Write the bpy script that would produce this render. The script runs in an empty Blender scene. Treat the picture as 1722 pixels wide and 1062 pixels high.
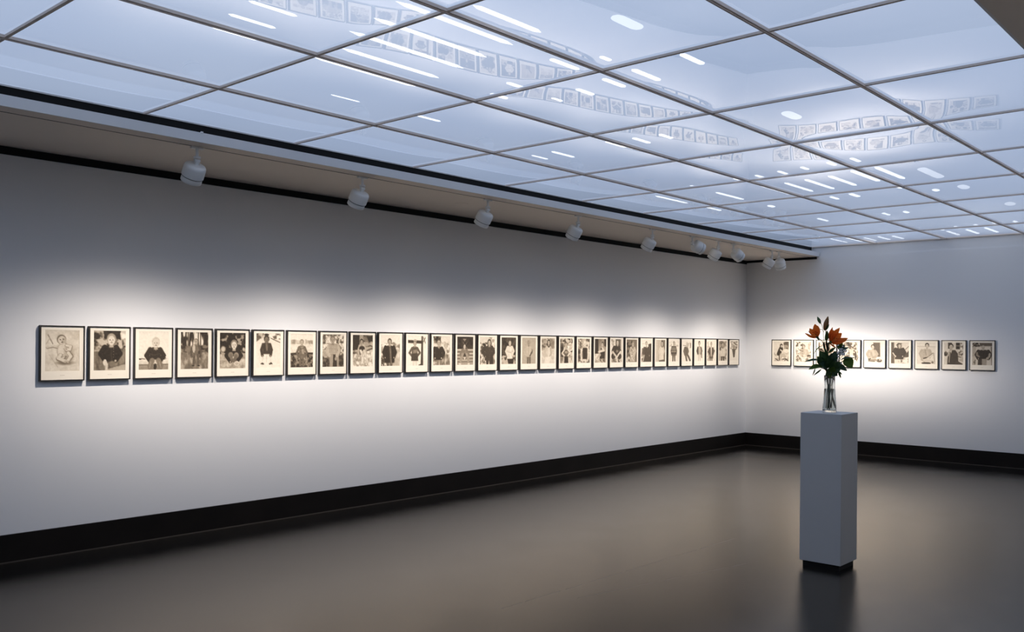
import bpy, bmesh, math, random
import numpy as np
from mathutils import Vector, Matrix, noise as mnoise

random.seed(7)
scn = bpy.context.scene
COL = scn.collection

# ------------------------------------------------------------------ helpers
def link(o):
    COL.objects.link(o)
    return o

def obj(name, bm, m, parent=None, smooth=False, loc=None):
    me = bpy.data.meshes.new(name)
    bm.normal_update()
    bm.to_mesh(me)
    bm.free()
    if smooth:
        for p in me.polygons:
            p.use_smooth = True
    o = bpy.data.objects.new(name, me)
    link(o)
    if m is not None:
        me.materials.append(m)
    if parent is not None:
        o.parent = parent
    if loc is not None:
        o.location = loc
    return o

def tag(o, label=None, cat=None, group=None, kind=None):
    if label: o['label'] = label
    if cat: o['category'] = cat
    if group: o['group'] = group
    if kind: o['kind'] = kind
    return o

def thing(name, label, cat, loc=(0, 0, 0), rot=(0, 0, 0), group=None):
    o = bpy.data.objects.new(name, None)
    link(o)
    o.empty_display_size = 0.05
    o.location = loc
    o.rotation_euler = rot
    return tag(o, label, cat, group)

def bx(bm, x0, x1, y0, y1, z0, z1, bev=0.0):
    tmp = bmesh.new()
    bmesh.ops.create_cube(tmp, size=1.0)
    for v in tmp.verts:
        v.co = Vector((x0 + (v.co.x + .5) * (x1 - x0), y0 + (v.co.y + .5) * (y1 - y0), z0 + (v.co.z + .5) * (z1 - z0)))
    if bev > 0:
        bmesh.ops.bevel(tmp, geom=list(tmp.edges), offset=bev, segments=2, affect='EDGES', profile=.5)
    merge(bm, tmp)

def merge(bm, tmp):
    mp = {}
    for v in tmp.verts:
        mp[v] = bm.verts.new(v.co)
    for f in tmp.faces:
        try:
            bm.faces.new([mp[v] for v in f.verts])
        except ValueError:
            pass
    tmp.free()

def box(name, m, x0, x1, y0, y1, z0, z1, bev=0.0, parent=None):
    bm = bmesh.new()
    bx(bm, x0, x1, y0, y1, z0, z1, bev)
    return obj(name, bm, m, parent)

def lathe(prof, seg=32, M=None, closed=False):
    """prof: list of (r, z); revolves about z."""
    bm = bmesh.new()
    rings = []
    for r, z in prof:
        if r < 1e-6:
            rings.append([bm.verts.new((0, 0, z))])
        else:
            rings.append([bm.verts.new((r * math.cos(2 * math.pi * k / seg), r * math.sin(2 * math.pi * k / seg), z)) for k in range(seg)])
    pairs = list(zip(rings[:-1], rings[1:]))
    if closed:
        pairs.append((rings[-1], rings[0]))
    for a, b in pairs:
        for k in range(seg):
            k2 = (k + 1) % seg
            if len(a) == 1 and len(b) == 1:
                continue
            if len(a) == 1:
                bm.faces.new((a[0], b[k2], b[k]))
            elif len(b) == 1:
                bm.faces.new((a[k], a[k2], b[0]))
            else:
                bm.faces.new((a[k], a[k2], b[k2], b[k]))
    bmesh.ops.recalc_face_normals(bm, faces=bm.faces)
    if M is not None:
        bmesh.ops.transform(bm, matrix=M, verts=bm.verts)
    return bm

def tube(pts, rad, seg=8, bm=None):
    """swept tube with one radius or one per point, closed with rounded tips"""
    if bm is None:
        bm = bmesh.new()
    pts = [Vector(p) for p in pts]
    n = len(pts)
    if not isinstance(rad, (list, tuple)):
        rad = [rad] * n
    rings = []
    ref = Vector((0.13, 0.27, 1)).normalized()
    for i, p in enumerate(pts):
        t = (pts[min(i + 1, n - 1)] - pts[max(i - 1, 0)]).normalized()
        if abs(t.dot(ref)) > .97:
            ref = Vector((1, .1, .05)).normalized()
        a = t.cross(ref).normalized()
        b = t.cross(a)
        rings.append([bm.verts.new(p + rad[i] * (math.cos(2 * math.pi * k / seg) * a + math.sin(2 * math.pi * k / seg) * b)) for k in range(seg)])
    for A, B in zip(rings[:-1], rings[1:]):
        for k in range(seg):
            bm.faces.new((A[k], A[(k + 1) % seg], B[(k + 1) % seg], B[k]))
    bm.faces.new(rings[0][::-1])
    bm.faces.new(rings[-1])
    return bm

def spline(ctrl, n=10):
    """Catmull-Rom through control points"""
    P = [Vector(c) for c in ctrl]
    P = [2 * P[0] - P[1]] + P + [2 * P[-1] - P[-2]]
    out = []
    for i in range(1, len(P) - 2):
        for k in range(n):
            t = k / n
            a, b, c, d = P[i - 1], P[i], P[i + 1], P[i + 2]
            out.append(.5 * ((2 * b) + (c - a) * t + (2 * a - 5 * b + 4 * c - d) * t * t + (3 * b - a - 3 * c + d) * t ** 3))
    out.append(P[-2])
    return out

# ------------------------------------------------------------------ materials
def mat(name, base=(.5, .5, .5), rough=.5, spec=.5, **kw):
    m = bpy.data.materials.new(name)
    m.use_nodes = True
    b = m.node_tree.nodes['Principled BSDF']
    b.inputs['Base Color'].default_value = (*base, 1)
    b.inputs['Roughness'].default_value = rough
    b.inputs['Specular IOR Level'].default_value = spec
    for k, v in kw.items():
        b.inputs[k.replace('_', ' ')].default_value = v
    return m

def nodes(m):
    return m.node_tree.nodes, m.node_tree.links, m.node_tree.nodes['Principled BSDF']

def add_noise_bump(m, scale, strength, dist=.01, stretch=(1, 1, 1)):
    N, L, b = nodes(m)
    tc = N.new('ShaderNodeTexCoord'); mp = N.new('ShaderNodeMapping'); mp.inputs['Scale'].default_value = stretch
    ns = N.new('ShaderNodeTexNoise'); ns.inputs['Scale'].default_value = scale; ns.inputs['Detail'].default_value = 4
    bu = N.new('ShaderNodeBump'); bu.inputs['Strength'].default_value = strength; bu.inputs['Distance'].default_value = dist
    L.new(tc.outputs['Object'], mp.inputs['Vector']); L.new(mp.outputs[0], ns.inputs['Vector'])
    L.new(ns.outputs['Fac'], bu.inputs['Height']); L.new(bu.outputs[0], b.inputs['Normal'])
    return ns

def add_color_noise(m, c0, c1, scale, detail=3):
    N, L, b = nodes(m)
    tc = N.new('ShaderNodeTexCoord')
    ns = N.new('ShaderNodeTexNoise'); ns.inputs['Scale'].default_value = scale; ns.inputs['Detail'].default_value = detail
    cr = N.new('ShaderNodeValToRGB')
    cr.color_ramp.elements[0].position = .3; cr.color_ramp.elements[1].position = .7
    cr.color_ramp.elements[0].color = (*c0, 1); cr.color_ramp.elements[1].color = (*c1, 1)
    L.new(tc.outputs['Object'], ns.inputs['Vector']); L.new(ns.outputs['Fac'], cr.inputs[0]); L.new(cr.outputs[0], b.inputs['Base Color'])

def emit(name, col, strength):
    m = bpy.data.materials.new(name)
    m.use_nodes = True
    N = m.node_tree.nodes; L = m.node_tree.links
    N.clear()
    o = N.new('ShaderNodeOutputMaterial'); e = N.new('ShaderNodeEmission')
    e.inputs[0].default_value = (*col, 1); e.inputs[1].default_value = strength
    L.new(e.outputs[0], o.inputs[0])
    return m

M_WALL = mat('wall_paint', (.80, .80, .805), .85, .25); add_noise_bump(M_WALL, 260, .05, .002)
M_SOFFIT = mat('soffit_warm_bounce', (.80, .715, .63), .7, .3)  # warm bounce from the lit wall put into the underside colour
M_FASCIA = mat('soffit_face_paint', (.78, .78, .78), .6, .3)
M_BLACK = mat('black_paint', (.006, .006, .006), .7, .2)
M_BASE = mat('baseboard_wood', (.014, .011, .009), .5, .15); add_color_noise(M_BASE, (.005, .004, .0035), (.009, .007, .006), 3)
M_BEAD = mat('floor_bead', (.06, .05, .042), .6, .3)
M_BAR = mat('grid_bar', (.78, .68, .61), .6, .3)
M_EDGE = mat('white_edge', (.85, .85, .85), .5, .4)
M_WHITE = mat('lamp_enamel', (.80, .80, .78), .45, .45)
M_GROOVE = mat('lamp_groove', (.03, .03, .03), .7, .2)
M_FRAME = mat('frame_wood', (.022, .018, .015), .45, .4); add_noise_bump(M_FRAME, 90, .08, .002, (1, 1, 8))
M_MAT = mat('mat_board', (.84, .77, .65), .9, .1); add_noise_bump(M_MAT, 500, .04, .001)
M_PED = mat('pedestal_paint', (.50, .51, .52), .5, .4); add_noise_bump(M_PED, 200, .04, .002)
M_LENS = emit('lamp_lens', (1, .88, .74), 6)

def floor_material():
    m = mat('polished_floor', (.03, .028, .027), .2, .95)
    N, L, b = nodes(m)
    tc = N.new('ShaderNodeTexCoord')
    # broad colour clouds
    n1 = N.new('ShaderNodeTexNoise'); n1.inputs['Scale'].default_value = 1.1; n1.inputs['Detail'].default_value = 5
    cr = N.new('ShaderNodeValToRGB')
    cr.color_ramp.elements[0].position = .35; cr.color_ramp.elements[1].position = .7
    cr.color_ramp.elements[0].color = (.011, .0105, .0105, 1); cr.color_ramp.elements[1].color = (.019, .017, .015, 1)
    L.new(tc.outputs['Object'], n1.inputs['Vector']); L.new(n1.outputs['Fac'], cr.inputs[0])
    # hairline joints in the floor covering: two straight cracks broken by noise
    sep = N.new('ShaderNodeSeparateXYZ'); L.new(tc.outputs['Object'], sep.inputs[0])
    n3 = N.new('ShaderNodeTexNoise'); n3.inputs['Scale'].default_value = 9; n3.inputs['Detail'].default_value = 4
    L.new(tc.outputs['Object'], n3.inputs['Vector'])
    def math_(op, a, bb, clamp=False):
        k = N.new('ShaderNodeMath'); k.operation = op; k.use_clamp = clamp
        for i, v in enumerate((a, bb)):
            if isinstance(v, (int, float)): k.inputs[i].default_value = v
            elif v is not None: L.new(v, k.inputs[i])
        return k.outputs[0]
    wob = math_('MULTIPLY', math_('SUBTRACT', n3.outputs['Fac'], .5), .03)
    crack = None
    for x0, y0, x1, y1 in ((3.31, -9.4, 3.35, -6.6), (3.50, -8.9, 3.86, -7.2)):
        sl = (x1 - x0) / (y1 - y0)
        d = math_('SUBTRACT', math_('SUBTRACT', sep.outputs[0], math_('MULTIPLY', sep.outputs[1], sl)), x0 - sl * y0)
        d = math_('ABSOLUTE', math_('ADD', d, wob), None)
        k = math_('LESS_THAN', d, .0022)
        k = math_('MULTIPLY', k, math_('GREATER_THAN', sep.outputs[1], y0))
        k = math_('MULTIPLY', k, math_('LESS_THAN', sep.outputs[1], y1))
        crack = k if crack is None else math_('MAXIMUM', crack, k)
    brk = math_('MULTIPLY', crack, math_('GREATER_THAN', n3.outputs['Fac'], .42))
    mx = N.new('ShaderNodeMixRGB'); mx.inputs[2].default_value = (.006, .006, .006, 1)
    L.new(brk, mx.inputs[0]); L.new(cr.outputs[0], mx.inputs[1])
    # roughness: worn patches and fine scuffs
    n2 = N.new('ShaderNodeTexNoise'); n2.inputs['Scale'].default_value = 2.3; n2.inputs['Detail'].default_value = 6
    L.new(tc.outputs['Object'], n2.inputs['Vector'])
    rr = N.new('ShaderNodeMapRange'); rr.inputs[1].default_value = .3; rr.inputs[2].default_value = .7
    rr.inputs[3].default_value = .19; rr.inputs[4].default_value = .25
    L.new(n2.outputs['Fac'], rr.inputs[0])
    ro = math_('ADD', rr.outputs[0], math_('MULTIPLY', brk, .4))
    # fine grain
    mp = N.new('ShaderNodeMapping'); mp.inputs['Rotation'].default_value = (0, 0, math.radians(40)); mp.inputs['Scale'].default_value = (1, 2.4, 1)
    L.new(tc.outputs['Object'], mp.inputs['Vector'])
    n4 = N.new('ShaderNodeTexNoise'); n4.inputs['Scale'].default_value = 45; n4.inputs['Detail'].default_value = 5; n4.inputs['Roughness'].default_value = .65
    L.new(mp.outputs[0], n4.inputs['Vector'])
    bu = N.new('ShaderNodeBump'); bu.inputs['Strength'].default_value = .24; bu.inputs['Distance'].default_value = .003
    L.new(n4.outputs['Fac'], bu.inputs['Height'])
    df = N.new('ShaderNodeBsdfDiffuse'); L.new(mx.outputs[0], df.inputs[0])
    gl = N.new('ShaderNodeBsdfGlossy'); gl.distribution = 'BECKMANN'
    gl.inputs['Color'].default_value = (1, .92, .82, 1); L.new(ro, gl.inputs['Roughness']); L.new(bu.outputs[0], gl.inputs['Normal'])
    fr = N.new('ShaderNodeFresnel'); fr.inputs['IOR'].default_value = 1.6
    ms = N.new('ShaderNodeMixShader')
    L.new(fr.outputs[0], ms.inputs[0]); L.new(df.outputs[0], ms.inputs[1]); L.new(gl.outputs[0], ms.inputs[2])
    L.new(ms.outputs[0], N['Material Output'].inputs[0])
    N.remove(b)
    return m
M_FLOOR = floor_material()

def panel_material():
    """back-lit translucent sheet with a polished underside: glow, a little see-through, clear gloss"""
    m = bpy.data.materials.new('luminous_sheet')
    m.use_nodes = True
    N = m.node_tree.nodes; L = m.node_tree.links
    N.clear()
    out = N.new('ShaderNodeOutputMaterial')
    em = N.new('ShaderNodeEmission')
    tc = N.new('ShaderNodeTexCoord')
    ns = N.new('ShaderNodeTexNoise'); ns.inputs['Scale'].default_value = .5; ns.inputs['Detail'].default_value = 2
    geo = N.new('ShaderNodeNewGeometry')
    L.new(geo.outputs['Position'], ns.inputs['Vector'])
    cr = N.new('ShaderNodeValToRGB')
    cr.color_ramp.elements[0].position = .3; cr.color_ramp.elements[1].position = .7
    cr.color_ramp.elements[0].color = (.36, .452, .645, 1); cr.color_ramp.elements[1].color = (.415, .505, .685, 1)
    L.new(ns.outputs['Fac'], cr.inputs[0]); L.new(cr.outputs[0], em.inputs[0])
    em.inputs[1].default_value = PANEL_STRENGTH
    tr = N.new('ShaderNodeBsdfTransparent')
    mx = N.new('ShaderNodeMixShader'); mx.inputs[0].default_value = .14
    L.new(em.outputs[0], mx.inputs[1]); L.new(tr.outputs[0], mx.inputs[2])
    gl = N.new('ShaderNodeBsdfGlossy'); gl.inputs['Roughness'].default_value = .012
    fr = N.new('ShaderNodeFresnel'); fr.inputs['IOR'].default_value = 2.35
    m2 = N.new('ShaderNodeMixShader')
    L.new(fr.outputs[0], m2.inputs[0]); L.new(mx.outputs[0], m2.inputs[1]); L.new(gl.outputs[0], m2.inputs[2])
    L.new(m2.outputs[0], out.inputs[0])
    return m
PANEL_STRENGTH = 1.54
M_PANEL = panel_material()
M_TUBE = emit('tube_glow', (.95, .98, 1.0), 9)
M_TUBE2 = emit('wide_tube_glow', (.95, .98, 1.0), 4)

# ------------------------------------------------------------------ room constants (metres, corner of the two picture walls at the origin)
ZC = 3.098          # luminous ceiling
RX, RY = 7.30, -14.30
XG = [1.088, 2.045, 3.010, 3.985, 4.965, 5.940]
YG = [-.012, -1.10, -2.235, -3.41, -4.60, -5.755, -6.96, -8.14, -9.345, -10.535, -11.72, -12.91, -14.10]
ZS = 2.945          # soffit underside
FX = 1.195          # soffit face
ZF = 3.012          # top of soffit face
BH = .198           # baseboard height

def struct(name, m, *a, **k):
    o = box(name, m, *a, **k)
    o['kind'] = 'structure'
    return o

struct('floor', M_FLOOR, -.3, RX + .3, RY - .3, .3, -.1, 0)
struct('wall_left', M_WALL, -.2, 0, RY, 0, 0, 3.4)
bm = bmesh.new()
bx(bm, -.2, RX + .2, 0, .2, 0, 2.932)
bx(bm, -.2, RX + .2, .008, .2, 2.932, 3.4)
o = obj('wall_back', bm, M_WALL); o['kind'] = 'structure'
struct('wall_right', M_WALL, RX, RX + .2, RY, 0, 0, 3.4)
struct('wall_front', M_WALL, -.2, RX + .2, RY - .2, RY, 0, 3.4)

def baseboard(name, x0, x1, y0, y1, bead):
    bm = bmesh.new(); bx(bm, x0, x1, y0, y1, 0, BH, .002)
    o = obj(name, bm, M_BASE); o['kind'] = 'structure'
    b = obj('bead', bmesh_box(*bead), M_BEAD, o)
    b['label'] = 'thin lighter bead along the floor'
def bmesh_box(x0, x1, y0, y1, z0, z1):
    bm = bmesh.new(); bx(bm, x0, x1, y0, y1, z0, z1); return bm
baseboard('baseboard_left', 0, .018, RY + .02, 0, (.018, .026, RY + .02, -.026, 0, .006))
baseboard('baseboard_back', .018, RX - .018, -.018, 0, (.018, RX - .03, -.026, -.018, 0, .006))
baseboard('baseboard_right', RX - .018, RX, RY + .02, 0, (RX - .026, RX - .018, RY + .02, -.026, 0, .006))

# soffits: a board over each long wall, a slit for the track, black shadow gaps
def soffit(n, flip):
    fx = (lambda x: x) if not flip else (lambda x: 7.145 - x)
    far = -.02 if not flip else 7.145 - RX
    def b(bm, x0, x1, *a):
        p, q = sorted((fx(x0), fx(x1))); bx(bm, p, q, *a)
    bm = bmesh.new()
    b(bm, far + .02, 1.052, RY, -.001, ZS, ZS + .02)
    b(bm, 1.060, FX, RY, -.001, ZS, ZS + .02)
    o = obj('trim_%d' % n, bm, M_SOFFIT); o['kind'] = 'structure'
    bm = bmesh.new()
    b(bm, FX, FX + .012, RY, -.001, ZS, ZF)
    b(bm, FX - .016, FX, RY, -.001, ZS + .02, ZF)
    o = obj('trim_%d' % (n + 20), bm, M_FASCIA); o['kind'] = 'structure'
    bm = bmesh.new()
    b(bm, 1.064, 1.080, RY, -.001, ZS + .02, 3.20)
    b(bm, 1.045, 1.068, RY, -.001, ZS + .020, ZS + .026)
    if not flip:
        b(bm, 0, .012, RY, -.012, 2.889, ZS)
        b(bm, 0, FX - .03, -.012, 0, 2.909, ZS)
    else:
        b(bm, far, far + .012, RY, -.012, 2.889, ZS)
    o = obj('trim_%d' % (n + 1), bm, M_BLACK); o['kind'] = 'structure'
    bm = bmesh.new()
    b(bm, 1.080, 1.088, RY, -.012, 3.093, 3.104)
    o = obj('trim_%d' % (n + 2), bm, M_EDGE); o['kind'] = 'structure'
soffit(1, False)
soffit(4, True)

# ceiling grid bars
bm = bmesh.new()
for x in XG[1:-1]:
    bx(bm, x - .0125, x + .0125, YG[-1], YG[0], 3.084, 3.108)
    bx(bm, x - .004, x + .004, YG[-1], YG[0], 3.078, 3.084)
for y in YG[1:]:
    for a, c in zip(XG[:-1], XG[1:]):
        bx(bm, a + .0125, c - .0125, y - .009, y + .009, 3.087, 3.107)
bx(bm, XG[0], XG[-1], YG[0] - .002, YG[0] + .011, 3.086, 3.106)
o = obj('ceiling', bm, M_BAR); o['kind'] = 'structure'
struct('trim_7', M_WALL, -.2, RX + .2, RY, .2, 3.4, 3.5)

ORD = ['first', 'second', 'third', 'fourth', 'fifth', 'sixth', 'seventh', 'eighth', 'ninth', 'tenth', 'eleventh', 'twelfth', 'thirteenth']
COLN = ['column beside the left soffit', 'second column from the left', 'middle column', 'fourth column from the left', 'column by the right soffit']
rng = random.Random(5)
for j in range(len(YG) - 1):
    for i in range(5):
        x0, x1 = XG[i], XG[i + 1]
        y1, y0 = YG[j], YG[j + 1]
        cx, cy = (x0 + x1) / 2, (y0 + y1) / 2
        hx, hy = (x1 - x0) / 2 - .004, (y1 - y0) / 2 - .003
        sag = rng.uniform(.006, .0105)
        ph1, ph2 = rng.uniform(-.35, .35), rng.uniform(-.35, .35)
        w = rng.uniform(-.0012, .0012)
        bm = bmesh.new()
        nx, ny = 14, 16
        g = [[None] * (ny + 1) for _ in range(nx + 1)]
        for a in range(nx + 1):
            for c in range(ny + 1):
                u, v = -1 + 2 * a / nx, -1 + 2 * c / ny
                su, sv = 1 - u * u, 1 - v * v
                z = -sag * (su * sv) ** .8 * (1 + .35 * ph1 * u + .35 * ph2 * v) + w * math.sin(3.1 * u + 2 * ph1) * math.sin(3.1 * v) * su * sv
                g[a][c] = bm.verts.new((u * hx, v * hy, z))
        for a in range(nx):
            for c in range(ny):
                bm.faces.new((g[a][c], g[a][c + 1], g[a + 1][c + 1], g[a + 1][c]))
        p = obj('ceiling_panel', bm, M_PANEL, smooth=True, loc=(cx, cy, ZC + .002))
        tag(p, 'glossy pale blue glowing ceiling panel, %s from the back wall, %s' % (ORD[j], COLN[i]), 'ceiling panel', 'luminous ceiling panels')

# bright streaks in the sheets, modelled as glowing tubes added above them: (x, y_near, y_far, radius)
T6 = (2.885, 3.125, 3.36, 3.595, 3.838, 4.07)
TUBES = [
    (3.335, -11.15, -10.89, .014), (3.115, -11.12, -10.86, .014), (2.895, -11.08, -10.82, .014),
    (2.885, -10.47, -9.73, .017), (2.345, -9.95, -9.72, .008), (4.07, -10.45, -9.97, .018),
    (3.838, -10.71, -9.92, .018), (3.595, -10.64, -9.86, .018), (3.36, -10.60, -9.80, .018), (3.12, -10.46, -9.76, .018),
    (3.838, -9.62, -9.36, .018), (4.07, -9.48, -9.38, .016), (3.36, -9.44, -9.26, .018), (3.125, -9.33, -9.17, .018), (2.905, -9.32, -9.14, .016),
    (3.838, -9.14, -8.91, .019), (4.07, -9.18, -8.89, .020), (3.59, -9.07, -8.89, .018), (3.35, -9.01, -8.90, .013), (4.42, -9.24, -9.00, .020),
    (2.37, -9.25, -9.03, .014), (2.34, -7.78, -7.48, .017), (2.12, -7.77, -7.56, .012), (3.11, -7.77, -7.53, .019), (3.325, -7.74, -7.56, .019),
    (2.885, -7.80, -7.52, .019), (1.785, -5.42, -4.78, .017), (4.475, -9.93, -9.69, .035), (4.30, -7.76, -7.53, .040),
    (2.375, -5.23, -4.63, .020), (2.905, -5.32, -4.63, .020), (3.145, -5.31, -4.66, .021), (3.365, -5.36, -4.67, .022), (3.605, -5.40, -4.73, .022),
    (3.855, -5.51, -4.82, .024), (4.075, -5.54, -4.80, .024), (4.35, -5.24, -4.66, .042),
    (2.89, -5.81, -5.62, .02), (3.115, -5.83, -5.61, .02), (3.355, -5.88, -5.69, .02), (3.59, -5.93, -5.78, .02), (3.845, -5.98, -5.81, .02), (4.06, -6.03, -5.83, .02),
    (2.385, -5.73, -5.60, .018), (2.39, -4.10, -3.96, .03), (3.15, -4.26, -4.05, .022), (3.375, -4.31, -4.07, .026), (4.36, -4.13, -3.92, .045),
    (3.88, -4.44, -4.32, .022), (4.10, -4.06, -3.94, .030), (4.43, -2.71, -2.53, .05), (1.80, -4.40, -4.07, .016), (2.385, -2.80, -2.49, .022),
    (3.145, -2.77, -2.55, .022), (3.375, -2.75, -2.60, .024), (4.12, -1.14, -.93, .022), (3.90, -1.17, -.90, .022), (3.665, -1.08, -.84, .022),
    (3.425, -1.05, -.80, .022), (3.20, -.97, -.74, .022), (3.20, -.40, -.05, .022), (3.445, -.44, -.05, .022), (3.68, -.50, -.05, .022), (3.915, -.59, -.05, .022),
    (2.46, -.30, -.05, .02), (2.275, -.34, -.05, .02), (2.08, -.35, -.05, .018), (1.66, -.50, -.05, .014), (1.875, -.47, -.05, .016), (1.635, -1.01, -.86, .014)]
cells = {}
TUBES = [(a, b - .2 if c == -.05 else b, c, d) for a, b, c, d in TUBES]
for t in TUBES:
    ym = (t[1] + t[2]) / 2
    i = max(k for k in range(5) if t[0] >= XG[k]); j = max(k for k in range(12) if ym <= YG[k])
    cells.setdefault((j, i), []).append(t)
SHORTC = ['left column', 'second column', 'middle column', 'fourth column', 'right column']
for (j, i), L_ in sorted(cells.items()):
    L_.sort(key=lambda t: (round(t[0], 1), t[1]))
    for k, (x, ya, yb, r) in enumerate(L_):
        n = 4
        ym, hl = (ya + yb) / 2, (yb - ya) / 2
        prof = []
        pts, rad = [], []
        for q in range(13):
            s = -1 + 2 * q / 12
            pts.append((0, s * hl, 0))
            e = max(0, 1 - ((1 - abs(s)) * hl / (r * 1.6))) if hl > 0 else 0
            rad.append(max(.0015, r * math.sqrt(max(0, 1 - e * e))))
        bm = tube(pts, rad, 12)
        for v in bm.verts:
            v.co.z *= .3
        t = obj('streak_tube', bm, M_TUBE2 if r >= .032 else M_TUBE, smooth=True, loc=(x, ym, 3.122))
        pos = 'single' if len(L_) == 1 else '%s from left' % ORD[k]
        tag(t, '%s %s streak tube above ceiling panel row %s from back wall, %s' % (pos, 'long' if yb - ya > .4 else 'short', ORD[j], SHORTC[i]), 'light tube', 'streak tubes glowing above the ceiling panels')

# ------------------------------------------------------------------ track and spotlights
tr = box('lighting_track', M_GROOVE, 1.0535, 1.0585, -13.9, -.02, ZS - .002, ZS + .018)
tag(tr, 'slim dark lighting track slot running along the underside of the left soffit', 'lighting track')

PLX, PLY = 0.656, -7.112
bm = lathe([(0, -.004), (.058, -.004), (.066, -.002), (.066, 0), (0, 0)], 40)
p = obj('cover_plate', bm, M_SOFFIT, smooth=False, loc=(PLX, PLY, ZS))
tag(p, 'faint round cover plate flush in the left soffit before the third spotlight', 'cover plate')
bm = bmesh.new(); bx(bm, FX + .004, FX + .016, -10.187, -10.171, ZF - .004, ZF + .008, .001)
p = obj('clip', bm, M_EDGE)
tag(p, 'tiny white clip on the top edge of the soffit face above the nearest spotlight', 'clip')

def lamp_meshes():
    d = {}
    bm = bmesh.new(); bx(bm, -.017, .017, -.045, .045, -.014, 0, .002); d['adapter'] = (bm, M_WHITE, False)
    bm = lathe([(0, -.012), (.011, -.012), (.011, -.066), (.024, -.068), (.024, -.082), (0, -.082)], 20); d['stem'] = (bm, M_WHITE, False)
    return d
PIVOT = Vector((0, 0, -.098))

def beam_profile(li, sv, sh):
    """photometric profile of a spread-lens reflector: bell-shaped, narrow upright, wide sideways"""
    li.use_nodes = True
    N = li.node_tree.nodes; L = li.node_tree.links
    em = N['Emission']
    tc = N.new('ShaderNodeTexCoord'); sp = N.new('ShaderNodeSeparateXYZ')
    L.new(tc.outputs['Normal'], sp.inputs[0])
    def m(op, a, b=None):
        k = N.new('ShaderNodeMath'); k.operation = op
        for i, v in enumerate((a, b)):
            if isinstance(v, (int, float)): k.inputs[i].default_value = v
            elif v is not None: L.new(v, k.inputs[i])
        return k.outputs[0]
    tx = m('DIVIDE', m('DIVIDE', sp.outputs[0], sp.outputs[2]), sv)
    ty = m('DIVIDE', m('DIVIDE', sp.outputs[1], sp.outputs[2]), sh)
    e = m('ADD', m('MULTIPLY', tx, tx), m('MULTIPLY', ty, ty))
    g = m('POWER', math.e, m('MULTIPLY', e, -1.0))
    L.new(g, em.inputs['Strength'])

def spotlight(y, aim, label, power, size, wide=.80, proto=[None], x=1.056):
    """track spotlight hung at (x, y) and aimed at a point on a wall"""
    root = thing('track_spotlight', label, 'spotlight', (x, y, ZS - .002), (0, 0, 0), 'spotlights on the left track')
    aimv = (Vector(aim) - (Vector((x, y, ZS)) + PIVOT - Vector((0, 0, .09))))
    d = aimv.normalized()
    az = math.atan2(d.y, d.x)
    tilt = math.acos(-d.z)                 # angle from straight down
    Rm = Matrix.Rotation(az, 4, 'Z') @ Matrix.Rotation(-tilt, 4, 'Y')   # local -Z is the beam
    if proto[0] is None:
        meshes = {}
        for nme, (bm, m, s) in lamp_meshes().items():
            meshes[nme] = obj(nme, bm, m)
        # parts in beam space: origin at the pivot, beam along -z, housing hangs below the pivot
        prof = [(0, -.026), (.050, -.026), (.066, -.031), (.0745, -.041), (.0775, -.056), (.0775, -.117), (.074, -.120), (.069, -.120), (.069, -.075), (0, -.075)]
        meshes['housing'] = obj('housing', lathe(prof, 40), M_WHITE, smooth=False)
        prof = [(.0690, -.117), (.0722, -.123), (.0728, -.158), (.0708, -.161), (.0680, -.158), (.0680, -.090)]
        bm = lathe(prof, 40)
        meshes['visor'] = obj('visor', bm, M_WHITE)
        meshes['groove'] = obj('groove', lathe([(.0700, -.1165), (.0748, -.1202), (.0748, -.1232), (.0700, -.1245)], 40, closed=True), M_GROOVE)
        bm = lathe([(0, -.100), (.067, -.100), (.067, -.096), (0, -.096)], 32)
        meshes['lens'] = obj('lens', bm, M_LENS)
        bm = bmesh.new(); bx(bm, -.014, .014, -.013, .013, -.040, .004, .003)
        meshes['swivel'] = obj('swivel', bm, M_WHITE)
        bm = lathe([(0, -.020), (.012, -.020), (.012, .020), (0, .020)], 16, Matrix.Translation((0, 0, 0)) @ Matrix.Rotation(math.pi / 2, 4, 'X'))
        meshes['knob'] = obj('knob', bm, M_WHITE)
        for n_, o in meshes.items():
            for poly in o.data.polygons:
                poly.use_smooth = n_ in ('housing', 'visor', 'knob', 'stem')
            if n_ in ('housing', 'visor', 'knob', 'stem'):
                md = o.modifiers.new('split', 'EDGE_SPLIT'); md.split_angle = math.radians(35)
        proto[0] = meshes
        use = meshes
    else:
        use = {}
        for n_, o in proto[0].items():
            c = o.copy(); COL.objects.link(c); use[n_] = c
    T = Matrix.Translation(PIVOT) @ Rm
    for n_, o in use.items():
        o.parent = root
        if n_ in ('adapter', 'stem'):
            o.matrix_local = Matrix.Identity(4)
        elif n_ == 'knob':
            o.matrix_local = Matrix.Translation(PIVOT) @ Matrix.Rotation(az, 4, 'Z')
        else:
            o.matrix_local = T
        if n_ == 'groove': o['label'] = 'dark groove round the housing'
        if n_ == 'lens': o['label'] = 'glowing lens'
    li = bpy.data.lights.new('spot_beam', 'SPOT')
    li.energy = power; li.color = (1, .90, .805); li.spot_size = math.radians(150); li.spot_blend = .3
    li.shadow_soft_size = .035
    beam_profile(li, size, wide)
    lo = bpy.data.objects.new('spot_beam', li); COL.objects.link(lo)
    lo.parent = root
    lo.matrix_local = T @ Matrix.Translation((0, 0, -.166))

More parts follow.
